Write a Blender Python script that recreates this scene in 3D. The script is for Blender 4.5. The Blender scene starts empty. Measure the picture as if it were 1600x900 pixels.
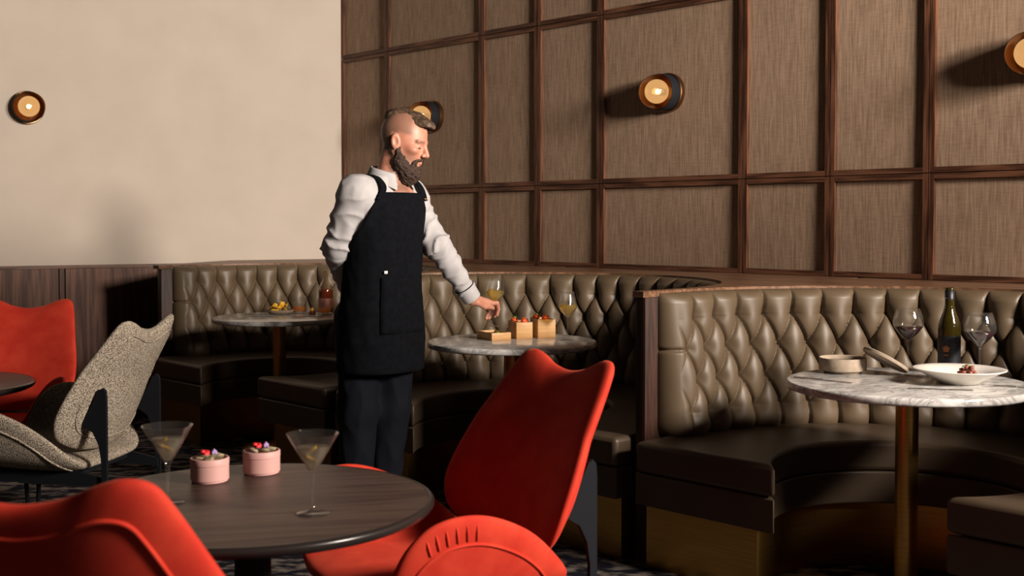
import bpy, bmesh, math, random
import numpy as np
from mathutils import Vector, Matrix, noise as mnoise

random.seed(7)
scene = bpy.context.scene
COL = scene.collection
PI = math.pi
R = math.radians

# ------------------------------------------------------------------ camera
cam = bpy.data.cameras.new('camera')
cam.sensor_width = 36.0
cam.lens = 1850 / 1600 * 36.0
cam.shift_y = -46 / 1600
cam.dof.use_dof = True
cam.dof.focus_distance = 4.9
cam.dof.aperture_fstop = 4.5
cam.clip_start = 0.05
camera = bpy.data.objects.new('camera', cam)
camera.location = (0, 0, 1.25)
camera.rotation_euler = (R(90 - 1.71), 0, 0)
COL.objects.link(camera)
scene.camera = camera

# ------------------------------------------------------------------ world, lights, exposure
world = bpy.data.worlds.new('world')
scene.world = world
world.use_nodes = True
bg = world.node_tree.nodes['Background']
bg.inputs[0].default_value = (1.0, 0.86, 0.74, 1)
bg.inputs[1].default_value = 0.02

def area_light(name, loc, target, size, size_y, power, col):
    l = bpy.data.lights.new(name, 'AREA')
    l.shape = 'RECTANGLE'
    l.size = size; l.size_y = size_y
    l.energy = power; l.color = col
    o = bpy.data.objects.new(name, l)
    o.location = loc
    d = Vector(target) - Vector(loc)
    o.rotation_euler = d.to_track_quat('-Z', 'Y').to_euler()
    COL.objects.link(o)
    return o
area_light('window_light', (4.2, 0.75, 2.85), (-0.5, 5.9, 0.7), 0.9, 0.9, 660, (1.0, 0.88, 0.77))
def spot_light(name, loc, target, power, cone, blend, radius, col):
    l = bpy.data.lights.new(name, 'SPOT')
    l.energy = power; l.color = col; l.spot_size = R(cone); l.spot_blend = blend; l.shadow_soft_size = radius
    o = bpy.data.objects.new(name, l); o.location = loc
    o.rotation_euler = (Vector(target) - Vector(loc)).to_track_quat('-Z', 'Y').to_euler()
    COL.objects.link(o); return o
spot_light('added_wall_spot', (4.3, -1.3, 2.5), (-1.53, 8.03, 3.55), 3200, 37.5, 0.5, 0.42, (1.0, 0.88, 0.76))  # added spot out of view; cone lights the walls and leaves the seats dark

vs = scene.view_settings
vs.view_transform = 'Standard'
vs.look = 'None'
vs.exposure = 0.0
vs.gamma = 1.0
vs.use_curve_mapping = False

# ------------------------------------------------------------------ materials
def nodes_of(m):
    m.use_nodes = True
    nt = m.node_tree
    return nt, nt.nodes, nt.links, nt.nodes['Principled BSDF']

def mat(name, col, rough=0.5, metal=0.0, col2=None, nscale=20, ndetail=4, stretch=(1, 1, 1), ramp=(0.35, 0.65),
        bump=0.0, bscale=None, bstretch=None, bdist=0.01, sheen=0.0, sheen_tint=None, trans=0.0, ior=1.45, coat=0.0,
        spec=0.5, distortion=0.0, emit=None, estr=0.0, aniso=0.0):
    m = bpy.data.materials.new(name)
    nt, N, L, P = nodes_of(m)
    P.inputs['Base Color'].default_value = (*col, 1)
    P.inputs['Roughness'].default_value = rough
    P.inputs['Metallic'].default_value = metal
    P.inputs['IOR'].default_value = ior
    P.inputs['Transmission Weight'].default_value = trans
    P.inputs['Coat Weight'].default_value = coat
    P.inputs['Specular IOR Level'].default_value = spec
    P.inputs['Anisotropic'].default_value = aniso
    if sheen:
        P.inputs['Sheen Weight'].default_value = sheen
        P.inputs['Sheen Roughness'].default_value = 0.35
        if sheen_tint: P.inputs['Sheen Tint'].default_value = (*sheen_tint, 1)
    if emit:
        P.inputs['Emission Color'].default_value = (*emit, 1)
        P.inputs['Emission Strength'].default_value = estr
    tc = N.new('ShaderNodeTexCoord')
    def mapped(s):
        mp = N.new('ShaderNodeMapping')
        mp.inputs['Scale'].default_value = s
        L.new(tc.outputs['Object'], mp.inputs['Vector'])
        return mp
    if col2:
        mp = mapped(stretch)
        n = N.new('ShaderNodeTexNoise')
        n.inputs['Scale'].default_value = nscale
        n.inputs['Detail'].default_value = ndetail
        n.inputs['Distortion'].default_value = distortion
        L.new(mp.outputs[0], n.inputs['Vector'])
        r = N.new('ShaderNodeValToRGB')
        r.color_ramp.elements[0].position = ramp[0]
        r.color_ramp.elements[1].position = ramp[1]
        r.color_ramp.elements[0].color = (*col, 1)
        r.color_ramp.elements[1].color = (*col2, 1)
        L.new(n.outputs['Fac'], r.inputs[0])
        L.new(r.outputs[0], P.inputs['Base Color'])
    if bump:
        mp = mapped(bstretch or stretch)
        n = N.new('ShaderNodeTexNoise')
        n.inputs['Scale'].default_value = bscale or nscale
        n.inputs['Detail'].default_value = 3
        L.new(mp.outputs[0], n.inputs['Vector'])
        b = N.new('ShaderNodeBump')
        b.inputs['Strength'].default_value = bump
        b.inputs['Distance'].default_value = bdist
        L.new(n.outputs['Fac'], b.inputs['Height'])
        L.new(b.outputs[0], P.inputs['Normal'])
    return m

def wood_mat(name, dark, light, axis='Z', scale=1.0, rough=0.4, coat=0.0, contrast=(0.3, 0.72)):
    m = bpy.data.materials.new(name)
    nt, N, L, P = nodes_of(m)
    P.inputs['Roughness'].default_value = rough
    P.inputs['Specular IOR Level'].default_value = 0.22
    P.inputs['Coat Weight'].default_value = coat
    tc = N.new('ShaderNodeTexCoord')
    st = {'X': (0.9, 14, 14), 'Y': (14, 0.9, 14), 'Z': (14, 14, 0.9)}[axis]
    mp = N.new('ShaderNodeMapping'); mp.inputs['Scale'].default_value = [s * scale for s in st]
    L.new(tc.outputs['Object'], mp.inputs['Vector'])
    n1 = N.new('ShaderNodeTexNoise'); n1.inputs['Scale'].default_value = 1.0; n1.inputs['Detail'].default_value = 2; n1.inputs['Distortion'].default_value = 0.6
    L.new(mp.outputs[0], n1.inputs['Vector'])
    mul = N.new('ShaderNodeMath'); mul.operation = 'MULTIPLY'; mul.inputs[1].default_value = 26
    L.new(n1.outputs['Fac'], mul.inputs[0])
    sn = N.new('ShaderNodeMath'); sn.operation = 'SINE'
    L.new(mul.outputs[0], sn.inputs[0])
    n2 = N.new('ShaderNodeTexNoise'); n2.inputs['Scale'].default_value = 7.0; n2.inputs['Detail'].default_value = 5
    L.new(mp.outputs[0], n2.inputs['Vector'])
    mix = N.new('ShaderNodeMath'); mix.operation = 'MULTIPLY_ADD'; mix.inputs[1].default_value = 0.16
    L.new(sn.outputs[0], mix.inputs[0]); L.new(n2.outputs['Fac'], mix.inputs[2])
    r = N.new('ShaderNodeValToRGB')
    r.color_ramp.elements[0].position = contrast[0]; r.color_ramp.elements[1].position = contrast[1]
    r.color_ramp.elements[0].color = (*dark, 1); r.color_ramp.elements[1].color = (*light, 1)
    L.new(mix.outputs[0], r.inputs[0]); L.new(r.outputs[0], P.inputs['Base Color'])
    b = N.new('ShaderNodeBump'); b.inputs['Strength'].default_value = 0.12; b.inputs['Distance'].default_value = 0.002
    L.new(mix.outputs[0], b.inputs['Height']); L.new(b.outputs[0], P.inputs['Normal'])
    return m

def marble_mat(name):
    m = bpy.data.materials.new(name)
    nt, N, L, P = nodes_of(m)
    P.inputs['Roughness'].default_value = 0.16
    tc = N.new('ShaderNodeTexCoord')
    mp = N.new('ShaderNodeMapping'); mp.inputs['Scale'].default_value = (1, 2.2, 1.5); mp.inputs['Rotation'].default_value = (0, 0, 0.75)
    L.new(tc.outputs['Object'], mp.inputs['Vector'])
    n = N.new('ShaderNodeTexNoise'); n.inputs['Scale'].default_value = 5; n.inputs['Detail'].default_value = 9; n.inputs['Distortion'].default_value = 1.3
    n.inputs['Roughness'].default_value = 0.62
    L.new(mp.outputs[0], n.inputs['Vector'])
    s = N.new('ShaderNodeMath'); s.operation = 'SUBTRACT'; s.inputs[1].default_value = 0.5
    L.new(n.outputs['Fac'], s.inputs[0])
    a = N.new('ShaderNodeMath'); a.operation = 'ABSOLUTE'; L.new(s.outputs[0], a.inputs[0])
    r = N.new('ShaderNodeValToRGB')
    r.color_ramp.elements[0].position = 0.0; r.color_ramp.elements[0].color = (0.26, 0.25, 0.245, 1)
    r.color_ramp.elements[1].position = 0.14; r.color_ramp.elements[1].color = (0.76, 0.735, 0.70, 1)
    e = r.color_ramp.elements.new(0.025); e.color = (0.52, 0.505, 0.49, 1)
    L.new(a.outputs[0], r.inputs[0]); L.new(r.outputs[0], P.inputs['Base Color'])
    return m

def linen_mat(name, c1, c2):
    m = bpy.data.materials.new(name)
    nt, N, L, P = nodes_of(m)
    P.inputs['Roughness'].default_value = 0.9
    P.inputs['Specular IOR Level'].default_value = 0.15
    tc = N.new('ShaderNodeTexCoord')
    def ns(st, sc, det):
        mp = N.new('ShaderNodeMapping'); mp.inputs['Scale'].default_value = st
        L.new(tc.outputs['Object'], mp.inputs['Vector'])
        n = N.new('ShaderNodeTexNoise'); n.inputs['Scale'].default_value = sc; n.inputs['Detail'].default_value = det
        L.new(mp.outputs[0], n.inputs['Vector']); return n.outputs['Fac']
    f1 = ns((1, 1, 0.06), 130, 3); f2 = ns((0.10, 0.10, 1), 160, 2)
    ad = N.new('ShaderNodeMath'); ad.operation = 'MULTIPLY_ADD'; ad.inputs[1].default_value = 0.35
    L.new(f2, ad.inputs[0]); L.new(f1, ad.inputs[2])
    r = N.new('ShaderNodeValToRGB')
    r.color_ramp.elements[0].position = 0.45; r.color_ramp.elements[1].position = 0.9
    r.color_ramp.elements[0].color = (*c1, 1); r.color_ramp.elements[1].color = (*c2, 1)
    L.new(ad.outputs[0], r.inputs[0]); L.new(r.outputs[0], P.inputs['Base Color'])
    b = N.new('ShaderNodeBump'); b.inputs['Strength'].default_value = 0.25; b.inputs['Distance'].default_value = 0.0015
    L.new(ad.outputs[0], b.inputs['Height']); L.new(b.outputs[0], P.inputs['Normal'])
    return m

def glass_mat(name, col, rough=0.0, ior=1.45, body=0.0, bodycol=None):
    """thin clear glass or a clear liquid: tinted see-through body with a Fresnel reflection"""
    m = bpy.data.materials.new(name)
    nt, N, L, P = nodes_of(m)
    N.remove(P)
    out = N['Material Output']
    tr = N.new('ShaderNodeBsdfTransparent'); tr.inputs[0].default_value = (*col, 1)
    gl = N.new('ShaderNodeBsdfGlossy'); gl.inputs['Roughness'].default_value = max(rough, 0.02)
    lw = N.new('ShaderNodeLayerWeight'); lw.inputs[0].default_value = 0.5
    pw = N.new('ShaderNodeMath'); pw.operation = 'POWER'; pw.inputs[1].default_value = 3.0
    L.new(lw.outputs['Facing'], pw.inputs[0])
    fr = N.new('ShaderNodeMath'); fr.operation = 'MULTIPLY_ADD'; fr.inputs[1].default_value = 0.75; fr.inputs[2].default_value = 0.045 if ior > 1.4 else 0.01
    L.new(pw.outputs[0], fr.inputs[0])
    last = tr.outputs[0]
    if body:
        t1 = N.new('ShaderNodeBsdfTranslucent'); t1.inputs[0].default_value = (*(bodycol or col), 1)
        t2_ = N.new('ShaderNodeBsdfDiffuse'); t2_.inputs[0].default_value = (*(bodycol or col), 1)
        tl = N.new('ShaderNodeMixShader'); tl.inputs[0].default_value = 0.45
        L.new(t1.outputs[0], tl.inputs[1]); L.new(t2_.outputs[0], tl.inputs[2])
        mb = N.new('ShaderNodeMixShader'); mb.inputs[0].default_value = body
        L.new(last, mb.inputs[1]); L.new(tl.outputs[0], mb.inputs[2]); last = mb.outputs[0]
    mx = N.new('ShaderNodeMixShader')
    L.new(fr.outputs[0], mx.inputs[0]); L.new(last, mx.inputs[1]); L.new(gl.outputs[0], mx.inputs[2])
    L.new(mx.outputs[0], out.inputs[0])
    return m

def globe_mat(name):
    m = bpy.data.materials.new(name)
    nt, N, L, P = nodes_of(m)
    N.remove(P)
    out = N['Material Output']
    tr = N.new('ShaderNodeBsdfTransparent'); tr.inputs[0].default_value = (1.0, 0.80, 0.52, 1)
    em = N.new('ShaderNodeEmission'); em.inputs[0].default_value = (1.0, 0.56, 0.22, 1); em.inputs[1].default_value = 0.95
    gl = N.new('ShaderNodeBsdfGlossy'); gl.inputs['Roughness'].default_value = 0.05
    mx = N.new('ShaderNodeMixShader'); mx.inputs[0].default_value = 0.55
    m2 = N.new('ShaderNodeMixShader'); m2.inputs[0].default_value = 0.08
    L.new(tr.outputs[0], mx.inputs[1]); L.new(em.outputs[0], mx.inputs[2])
    L.new(mx.outputs[0], m2.inputs[1]); L.new(gl.outputs[0], m2.inputs[2])
    L.new(m2.outputs[0], out.inputs[0])
    return m

M = {}
M['plaster'] = mat('plaster', (0.430, 0.368, 0.312), rough=0.85, col2=(0.460, 0.397, 0.337), nscale=3, ndetail=6, bump=0.12, bscale=9, bdist=0.01, spec=0.2)
M['carpet'] = mat('carpet', (0.012, 0.012, 0.018), rough=1.0, col2=(0.17, 0.14, 0.12), nscale=11, ndetail=12, stretch=(1, 1.6, 1), ramp=(0.46, 0.62), bump=0.6, bscale=220, bdist=0.004, spec=0.05)
M['linen'] = linen_mat('linen', (0.175, 0.113, 0.074), (0.31, 0.212, 0.146))
M['walnut'] = wood_mat('walnut', (0.035, 0.014, 0.008), (0.12, 0.050, 0.027), 'Z', 1.0, 0.45)
M['walnut_shaded'] = wood_mat('walnut_shaded', (0.014, 0.006, 0.004), (0.050, 0.020, 0.012), 'Z', 1.0, 0.5)  # same walnut for the dividers, with their shade put into the colour
M['walnut_x'] = wood_mat('walnut_lengthwise', (0.040, 0.016, 0.009), (0.13, 0.055, 0.030), 'X', 1.0, 0.42)
M['wainscot'] = wood_mat('wainscot_wood', (0.050, 0.020, 0.012), (0.135, 0.060, 0.036), 'Z', 0.8, 0.5)
M['ledge'] = wood_mat('ledge_wood', (0.09, 0.045, 0.025), (0.20, 0.105, 0.060), 'X', 1.0, 0.4)
M['groove'] = mat('groove', (0.006, 0.004, 0.004), rough=0.9)
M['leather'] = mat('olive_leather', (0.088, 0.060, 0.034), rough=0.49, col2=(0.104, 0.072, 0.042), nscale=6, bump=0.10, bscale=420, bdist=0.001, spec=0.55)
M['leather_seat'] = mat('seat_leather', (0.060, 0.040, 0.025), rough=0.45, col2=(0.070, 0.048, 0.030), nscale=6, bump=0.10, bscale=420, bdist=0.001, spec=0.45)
M['brass'] = mat('brass', (0.60, 0.36, 0.10), rough=0.33, metal=1.0, col2=(0.52, 0.30, 0.08), nscale=4, stretch=(1, 1, 40), aniso=0.4)
M['bronze'] = mat('bronze', (0.22, 0.115, 0.055), rough=0.35, metal=1.0)
M['black_metal'] = mat('black_metal', (0.010, 0.011, 0.014), rough=0.6, spec=0.10)
M['marble'] = marble_mat('marble')
M['table_wood'] = wood_mat('table_wood', (0.042, 0.024, 0.018), (0.088, 0.054, 0.040), 'X', 0.9, 0.40, 0.0, (0.25, 0.8))
M['table_edge'] = mat('table_edge', (0.020, 0.015, 0.014), rough=0.25)
M['red_velvet'] = mat('red_velvet', (0.50, 0.030, 0.016), rough=0.8, col2=(0.58, 0.048, 0.024), nscale=14, ndetail=6, bump=0.15, bscale=300, bdist=0.001, sheen=0.35, sheen_tint=(1.0, 0.22, 0.12), spec=0.2)
M['tweed'] = mat('grey_tweed', (0.10, 0.078, 0.058), rough=0.95, col2=(0.56, 0.48, 0.38), nscale=240, ndetail=2, ramp=(0.38, 0.62), bump=0.6, bscale=240, bdist=0.004, spec=0.1)
M['glass'] = glass_mat('clear_glass', (0.96, 0.96, 0.95), ior=1.5, body=0.016, bodycol=(0.95, 0.93, 0.9))
M['red_wine'] = mat('red_wine', (0.022, 0.001, 0.003), rough=0.15, spec=0.25)
M['white_wine'] = glass_mat('white_wine', (0.99, 0.84, 0.42), ior=1.33, body=0.20, bodycol=(1.0, 0.74, 0.18))
M['martini'] = glass_mat('martini_liquid', (0.93, 0.90, 0.84), ior=1.33, body=0.40, bodycol=(0.92, 0.82, 0.66))
M['whisky'] = glass_mat('whisky', (0.90, 0.50, 0.12), ior=1.33, body=0.50, bodycol=(0.95, 0.40, 0.06))
M['whisky_bottle'] = glass_mat('whisky_bottle_glass', (0.96, 0.93, 0.88), ior=1.5)
M['whisky_dark'] = mat('whisky_dark', (0.09, 0.018, 0.006), rough=0.08)
M['green_glass'] = mat('green_glass', (0.034, 0.024, 0.004), rough=0.06, trans=0.25, ior=1.5)
M['black_label'] = mat('black_label', (0.008, 0.008, 0.012), rough=0.45)
M['gold_print'] = mat('gold_print', (0.55, 0.20, 0.06), rough=0.4, metal=0.3)
M['white_china'] = mat('white_china', (0.72, 0.68, 0.62), rough=0.22)
M['stoneware'] = mat('stoneware', (0.30, 0.235, 0.175), rough=0.75, col2=(0.36, 0.285, 0.215), nscale=60)
M['stone_dish'] = mat('stone_dish', (0.28, 0.21, 0.15), rough=0.7, col2=(0.36, 0.28, 0.2), nscale=60)
M['pink'] = mat('pink_ceramic', (0.60, 0.335, 0.305), rough=0.55)
M['steel'] = mat('steel', (0.55, 0.53, 0.50), rough=0.22, metal=1.0)
M['bamboo'] = wood_mat('bamboo', (0.42, 0.22, 0.085), (0.60, 0.36, 0.16), 'X', 0.7, 0.45)
M['oil'] = mat('herb_oil', (0.20, 0.15, 0.02), rough=0.1)
M['green_leaf'] = mat('green_leaf', (0.10, 0.17, 0.02), rough=0.5)
M['dark_leaf'] = mat('dark_leaf', (0.055, 0.020, 0.020), rough=0.5)
M['lemon'] = mat('lemon_peel', (0.85, 0.50, 0.02), rough=0.4)
M['crisp'] = mat('crisp_yellow', (0.80, 0.40, 0.02), rough=0.5, col2=(0.85, 0.52, 0.05), nscale=50)
M['tomato'] = mat('tomato_red', (0.55, 0.04, 0.015), rough=0.3, col2=(0.72, 0.14, 0.04), nscale=80)
M['berry'] = mat('berry_red', (0.70, 0.03, 0.04), rough=0.3)
M['petal'] = mat('violet_petal', (0.42, 0.28, 0.55), rough=0.6)
M['olive_dark'] = mat('dark_olive', (0.03, 0.008, 0.008), rough=0.2)
M['oyster'] = mat('oyster_shell', (0.12, 0.09, 0.05), rough=0.6, col2=(0.35, 0.28, 0.17), nscale=70)
M['meat'] = mat('minced_topping', (0.13, 0.03, 0.02), rough=0.5, col2=(0.28, 0.08, 0.05), nscale=120)
M['cork'] = mat('stopper', (0.16, 0.03, 0.012), rough=0.5)
M['globe'] = globe_mat('amber_globe')
M['bulb'] = mat('lit_bulb', (1, 0.8, 0.5), emit=(1.0, 0.72, 0.34), estr=18)
M['skin'] = None
M['shirt'] = mat('white_cotton', (0.37, 0.355, 0.36), rough=0.8, col2=(0.40, 0.385, 0.39), nscale=30, bump=0.1, bscale=500, bdist=0.001, spec=0.2)
M['apron'] = mat('black_canvas', (0.0032, 0.0034, 0.0048), rough=0.95, col2=(0.0045, 0.005, 0.0068), nscale=40, bump=0.25, bscale=500, bdist=0.001, spec=0.08)
M['trousers'] = mat('navy_black_cloth', (0.004, 0.0048, 0.008), rough=0.85, spec=0.15)
M['hair'] = mat('brown_hair', (0.032, 0.018, 0.010), rough=0.6, col2=(0.095, 0.056, 0.032), nscale=120, stretch=(0.25, 1, 0.5), bump=0.9, bscale=160, bstretch=(0.25, 1, 0.5), bdist=0.006, ramp=(0.4, 0.65))
M['beard'] = mat('dark_beard', (0.018, 0.009, 0.006), rough=0.7, col2=(0.075, 0.036, 0.020), nscale=150, ramp=(0.4, 0.7), bump=1.0, bscale=150, bdist=0.008)
M['leather_shoe'] = mat('shoe_leather', (0.01, 0.009, 0.009), rough=0.3)
M['eye'] = mat('eye', (0.05, 0.03, 0.025), rough=0.2)
M['white_tag'] = mat('white_tag', (0.7, 0.7, 0.7), rough=0.7)

def skin_mat():
    m = bpy.data.materials.new('skin')
    nt, N, L, P = nodes_of(m)
    P.inputs['Roughness'].default_value = 0.5
    P.inputs['Subsurface Weight'].default_value = 0.12
    P.inputs['Subsurface Radius'].default_value = (0.01, 0.004, 0.002)
    at = N.new('ShaderNodeAttribute'); at.attribute_name = 'stubble'
    tc = N.new('ShaderNodeTexCoord')
    n = N.new('ShaderNodeTexNoise'); n.inputs['Scale'].default_value = 400
    L.new(tc.outputs['Object'], n.inputs['Vector'])
    n2 = N.new('ShaderNodeTexNoise'); n2.inputs['Scale'].default_value = 25
    L.new(tc.outputs['Object'], n2.inputs['Vector'])
    r = N.new('ShaderNodeValToRGB')
    r.color_ramp.elements[0].position = 0.3; r.color_ramp.elements[1].position = 0.7
    r.color_ramp.elements[0].color = (0.40, 0.165, 0.105, 1); r.color_ramp.elements[1].color = (0.47, 0.215, 0.145, 1)
    L.new(n2.outputs['Fac'], r.inputs[0])
    ml = N.new('ShaderNodeMath'); ml.operation = 'MULTIPLY_ADD'; ml.inputs[1].default_value = 0.5; ml.inputs[2].default_value = 0.62
    L.new(n.outputs['Fac'], ml.inputs[0])
    m2 = N.new('ShaderNodeMath'); m2.operation = 'MULTIPLY'; L.new(ml.outputs[0], m2.inputs[0]); L.new(at.outputs['Fac'], m2.inputs[1])
    mx = N.new('ShaderNodeMix'); mx.data_type = 'RGBA'
    L.new(m2.outputs[0], mx.inputs[0]); L.new(r.outputs[0], mx.inputs[6]); mx.inputs[7].default_value = (0.10, 0.065, 0.045, 1)
    L.new(mx.outputs[2], P.inputs['Base Color'])
    return m
M['skin'] = skin_mat()

# ------------------------------------------------------------------ mesh helpers
def mesh_obj(name, verts, faces, m, parent=None, smooth=True, loc=(0, 0, 0), rot=(0, 0, 0), auto=None):
    me = bpy.data.meshes.new(name)
    me.from_pydata([tuple(v) for v in verts], [], [tuple(f) for f in faces])
    me.validate(); me.update()
    if smooth:
        me.polygons.foreach_set('use_smooth', [True] * len(me.polygons))
        if auto: me.set_sharp_from_angle(angle=R(auto))
    me.materials.append(m if not isinstance(m, str) else M[m])
    o = bpy.data.objects.new(name, me)
    o.location = loc; o.rotation_euler = rot
    COL.objects.link(o)
    if parent: o.parent = parent
    return o

def share(name, me, parent=None, loc=(0, 0, 0), rot=(0, 0, 0), scale=(1, 1, 1)):
    o = bpy.data.objects.new(name, me)
    o.location = loc; o.rotation_euler = rot; o.scale = scale
    COL.objects.link(o)
    if parent: o.parent = parent
    return o

def bevel(o, w, seg=2, ang=35):
    b = o.modifiers.new('bevel', 'BEVEL'); b.width = w; b.segments = seg; b.limit_method = 'ANGLE'; b.angle_limit = R(ang)
    b.harden_normals = False
    return o

def empty(name, loc=(0, 0, 0), rz=0.0):
    o = bpy.data.objects.new(name, None)
    o.location = loc; o.rotation_euler = (0, 0, rz)
    o.empty_display_size = 0.1
    COL.objects.link(o)
    return o

def tag(o, label, cat, group=None):
    o['label'] = label; o['category'] = cat
    if group: o['group'] = group
    return o

def struct(o, label=None):
    o['kind'] = 'structure'
    if label: o['label'] = label
    return o

def box_geo(x0, x1, y0, y1, z0, z1):
    v = [(x0, y0, z0), (x1, y0, z0), (x1, y1, z0), (x0, y1, z0), (x0, y0, z1), (x1, y0, z1), (x1, y1, z1), (x0, y1, z1)]
    f = [(0, 3, 2, 1), (4, 5, 6, 7), (0, 1, 5, 4), (1, 2, 6, 5), (2, 3, 7, 6), (3, 0, 4, 7)]
    return v, f

def box(name, x0, x1, y0, y1, z0, z1, m, parent=None, bev=0.0, **k):
    v, f = box_geo(x0, x1, y0, y1, z0, z1)
    o = mesh_obj(name, v, f, m, parent, smooth=bool(bev), **k)
    if bev: bevel(o, bev)
    return o

def merge(parts):
    V, F = [], []
    for v, f in parts:
        b = len(V); V += list(v); F += [tuple(i + b for i in q) for q in f]
    return V, F

def prism_geo(poly, z0, z1):
    n = len(poly)
    v = [(x, y, z0) for x, y in poly] + [(x, y, z1) for x, y in poly]
    f = [tuple(range(n - 1, -1, -1)), tuple(range(n, 2 * n))]
    f += [(i, (i + 1) % n, n + (i + 1) % n, n + i) for i in range(n)]
    return v, f

def lathe_geo(prof, n=32, closed=False):
    # prof: list of (r, z); r==0 collapses to a point
    v, f, rings = [], [], []
    for r, z in prof:
        if r < 1e-6:
            rings.append([len(v)]); v.append((0, 0, z))
        else:
            rings.append(list(range(len(v), len(v) + n)))
            v += [(r * math.cos(2 * PI * i / n), r * math.sin(2 * PI * i / n), z) for i in range(n)]
    pr = list(zip(rings[:-1], rings[1:]))
    if closed: pr.append((rings[-1], rings[0]))
    for a, b in pr:
        for i in range(n):
            j = (i + 1) % n
            if len(a) == 1 and len(b) == 1: continue
            if len(a) == 1: f.append((a[0], b[j], b[i]))
            elif len(b) == 1: f.append((a[i], a[j], b[0]))
            else: f.append((a[i], a[j], b[j], b[i]))
    return v, f

def lathe(name, prof, m, parent=None, n=32, loc=(0, 0, 0), rot=(0, 0, 0), auto=None, closed=False):
    v, f = lathe_geo(prof, n, closed)
    return mesh_obj(name, v, f, m, parent, loc=loc, rot=rot, auto=auto)

def tube_geo(path, rad, n=8, closed=False):
    P = [Vector(p) for p in path]; N = len(P)
    if not isinstance(rad, (list, tuple)): rad = [rad] * N
    v, f = [], []
    up = None
    for i, p in enumerate(P):
        a = P[(i - 1) % N] if (closed or i > 0) else P[i]
        b = P[(i + 1) % N] if (closed or i < N - 1) else P[i]
        t = (b - a).normalized()
        if up is None:
            up = Vector((0, 0, 1)) if abs(t.z) < 0.9 else Vector((1, 0, 0))
        s = t.cross(up).normalized(); up = s.cross(t).normalized()
        v += [tuple(p + rad[i] * (math.cos(2 * PI * k / n) * s + math.sin(2 * PI * k / n) * up)) for k in range(n)]
    for i in range(N if closed else N - 1):
        j = (i + 1) % N
        for k in range(n):
            l = (k + 1) % n
            f.append((i * n + k, i * n + l, j * n + l, j * n + k))
    if not closed:
        f.append(tuple(range(n - 1, -1, -1))); f.append(tuple(range((N - 1) * n, N * n)))
    return v, f

def tube(name, path, rad, m, parent=None, n=8, closed=False, **k):
    v, f = tube_geo(path, rad, n, closed)
    return mesh_obj(name, v, f, m, parent, **k)

def blob_geo(c, r, seed=0, amp=0.25, freq=3.0, sub=2, squash=(1, 1, 1)):
    bm = bmesh.new()
    bmesh.ops.create_icosphere(bm, subdivisions=sub, radius=1.0)
    for q in bm.verts:
        d = 1 + amp * mnoise.noise(q.co * freq + Vector((seed * 3.1, seed * 1.7, 0)))
        q.co = Vector((q.co.x * squash[0], q.co.y * squash[1], q.co.z * squash[2])) * d * r + Vector(c)
    v = [tuple(q.co) for q in bm.verts]; f = [tuple(x.index for x in p.verts) for p in bm.faces]
    bm.free()
    return v, f

def spline(pts, n, closed=True):
    P = [np.array(p, float) for p in pts]; N = len(P); out = []
    segs = N if closed else N - 1
    per = max(1, n // segs)
    for i in range(segs):
        g = lambda k: P[k % N] if closed else P[min(max(k, 0), N - 1)]
        a, b, c, d = g(i - 1), g(i), g(i + 1), g(i + 2)
        for j in range(per):
            t = j / per
            out.append(0.5 * ((2 * b) + (c - a) * t + (2 * a - 5 * b + 4 * c - d) * t * t + (-a + 3 * b - 3 * c + d) * t ** 3))
    if not closed: out.append(P[-1])
    return out

# ------------------------------------------------------------------ layout frames
RZ = -math.atan2(.723, .691)                 # panelled wall direction
rx, ry = .691, -.723                         # along the panelled wall, to the right
nx, ny = .723, .691                          # into the panelled wall
CORNER = (-1.19, 8.365)
T2 = (0.0, 5.18)
SP = 1.86
T1 = (T2[0] + SP * rx, T2[1] + SP * ry)
T3 = (T2[0] - SP * rx, T2[1] - SP * ry)
WALL_Y = 1.34                                # distance of the panelled wall from a table centre
H_LEDGE = 1.0

# ------------------------------------------------------------------ floor, ceiling
fl = box('floor', -6, 6, -1.5, 9.8, -0.05, 0.0, 'carpet'); struct(fl, 'dark mottled carpet with pale worn patches')
# ------------------------------------------------------------------ panelled wall
wr = box('wall_right', -0.02, 9.5, 0.02, 0.14, 0.0, 3.3, 'groove', loc=(CORNER[0], CORNER[1], 0), rot=(0, 0, RZ))
struct(wr, 'wall of brown linen panels in dark walnut frames')
edges = [0.0, 0.515, 1.465, 1.951, 2.445, 3.396, 3.886, 4.375, 5.326, 5.816, 6.306, 7.256]
rows = [(1.0, 1.47), (1.47, 2.40), (2.40, 3.30)]
SW = 0.024
def panel(s0, s1, z0, z1):
    g = 0.002
    s0 += g; s1 -= g; z0 += g; z1 -= g
    p = box('panel', s0 + SW - .004, s1 - SW + .004, 0.006, 0.019, z0 + SW - .004, z1 - SW + .004, 'linen', wr)
    for (a, b, c, d, mm) in ((s0, s0 + SW, z0, z1, 'walnut'), (s1 - SW, s1, z0, z1, 'walnut'), (s0 + SW, s1 - SW, z0, z0 + SW, 'walnut_x'), (s0 + SW, s1 - SW, z1 - SW, z1, 'walnut_x')):
        box('frame_strip', a, b, -0.014, 0.019, c, d, mm, p)
for i in range(len(edges) - 1):
    for z0, z1 in rows:
        panel(edges[i], edges[i + 1], z0, z1)
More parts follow.
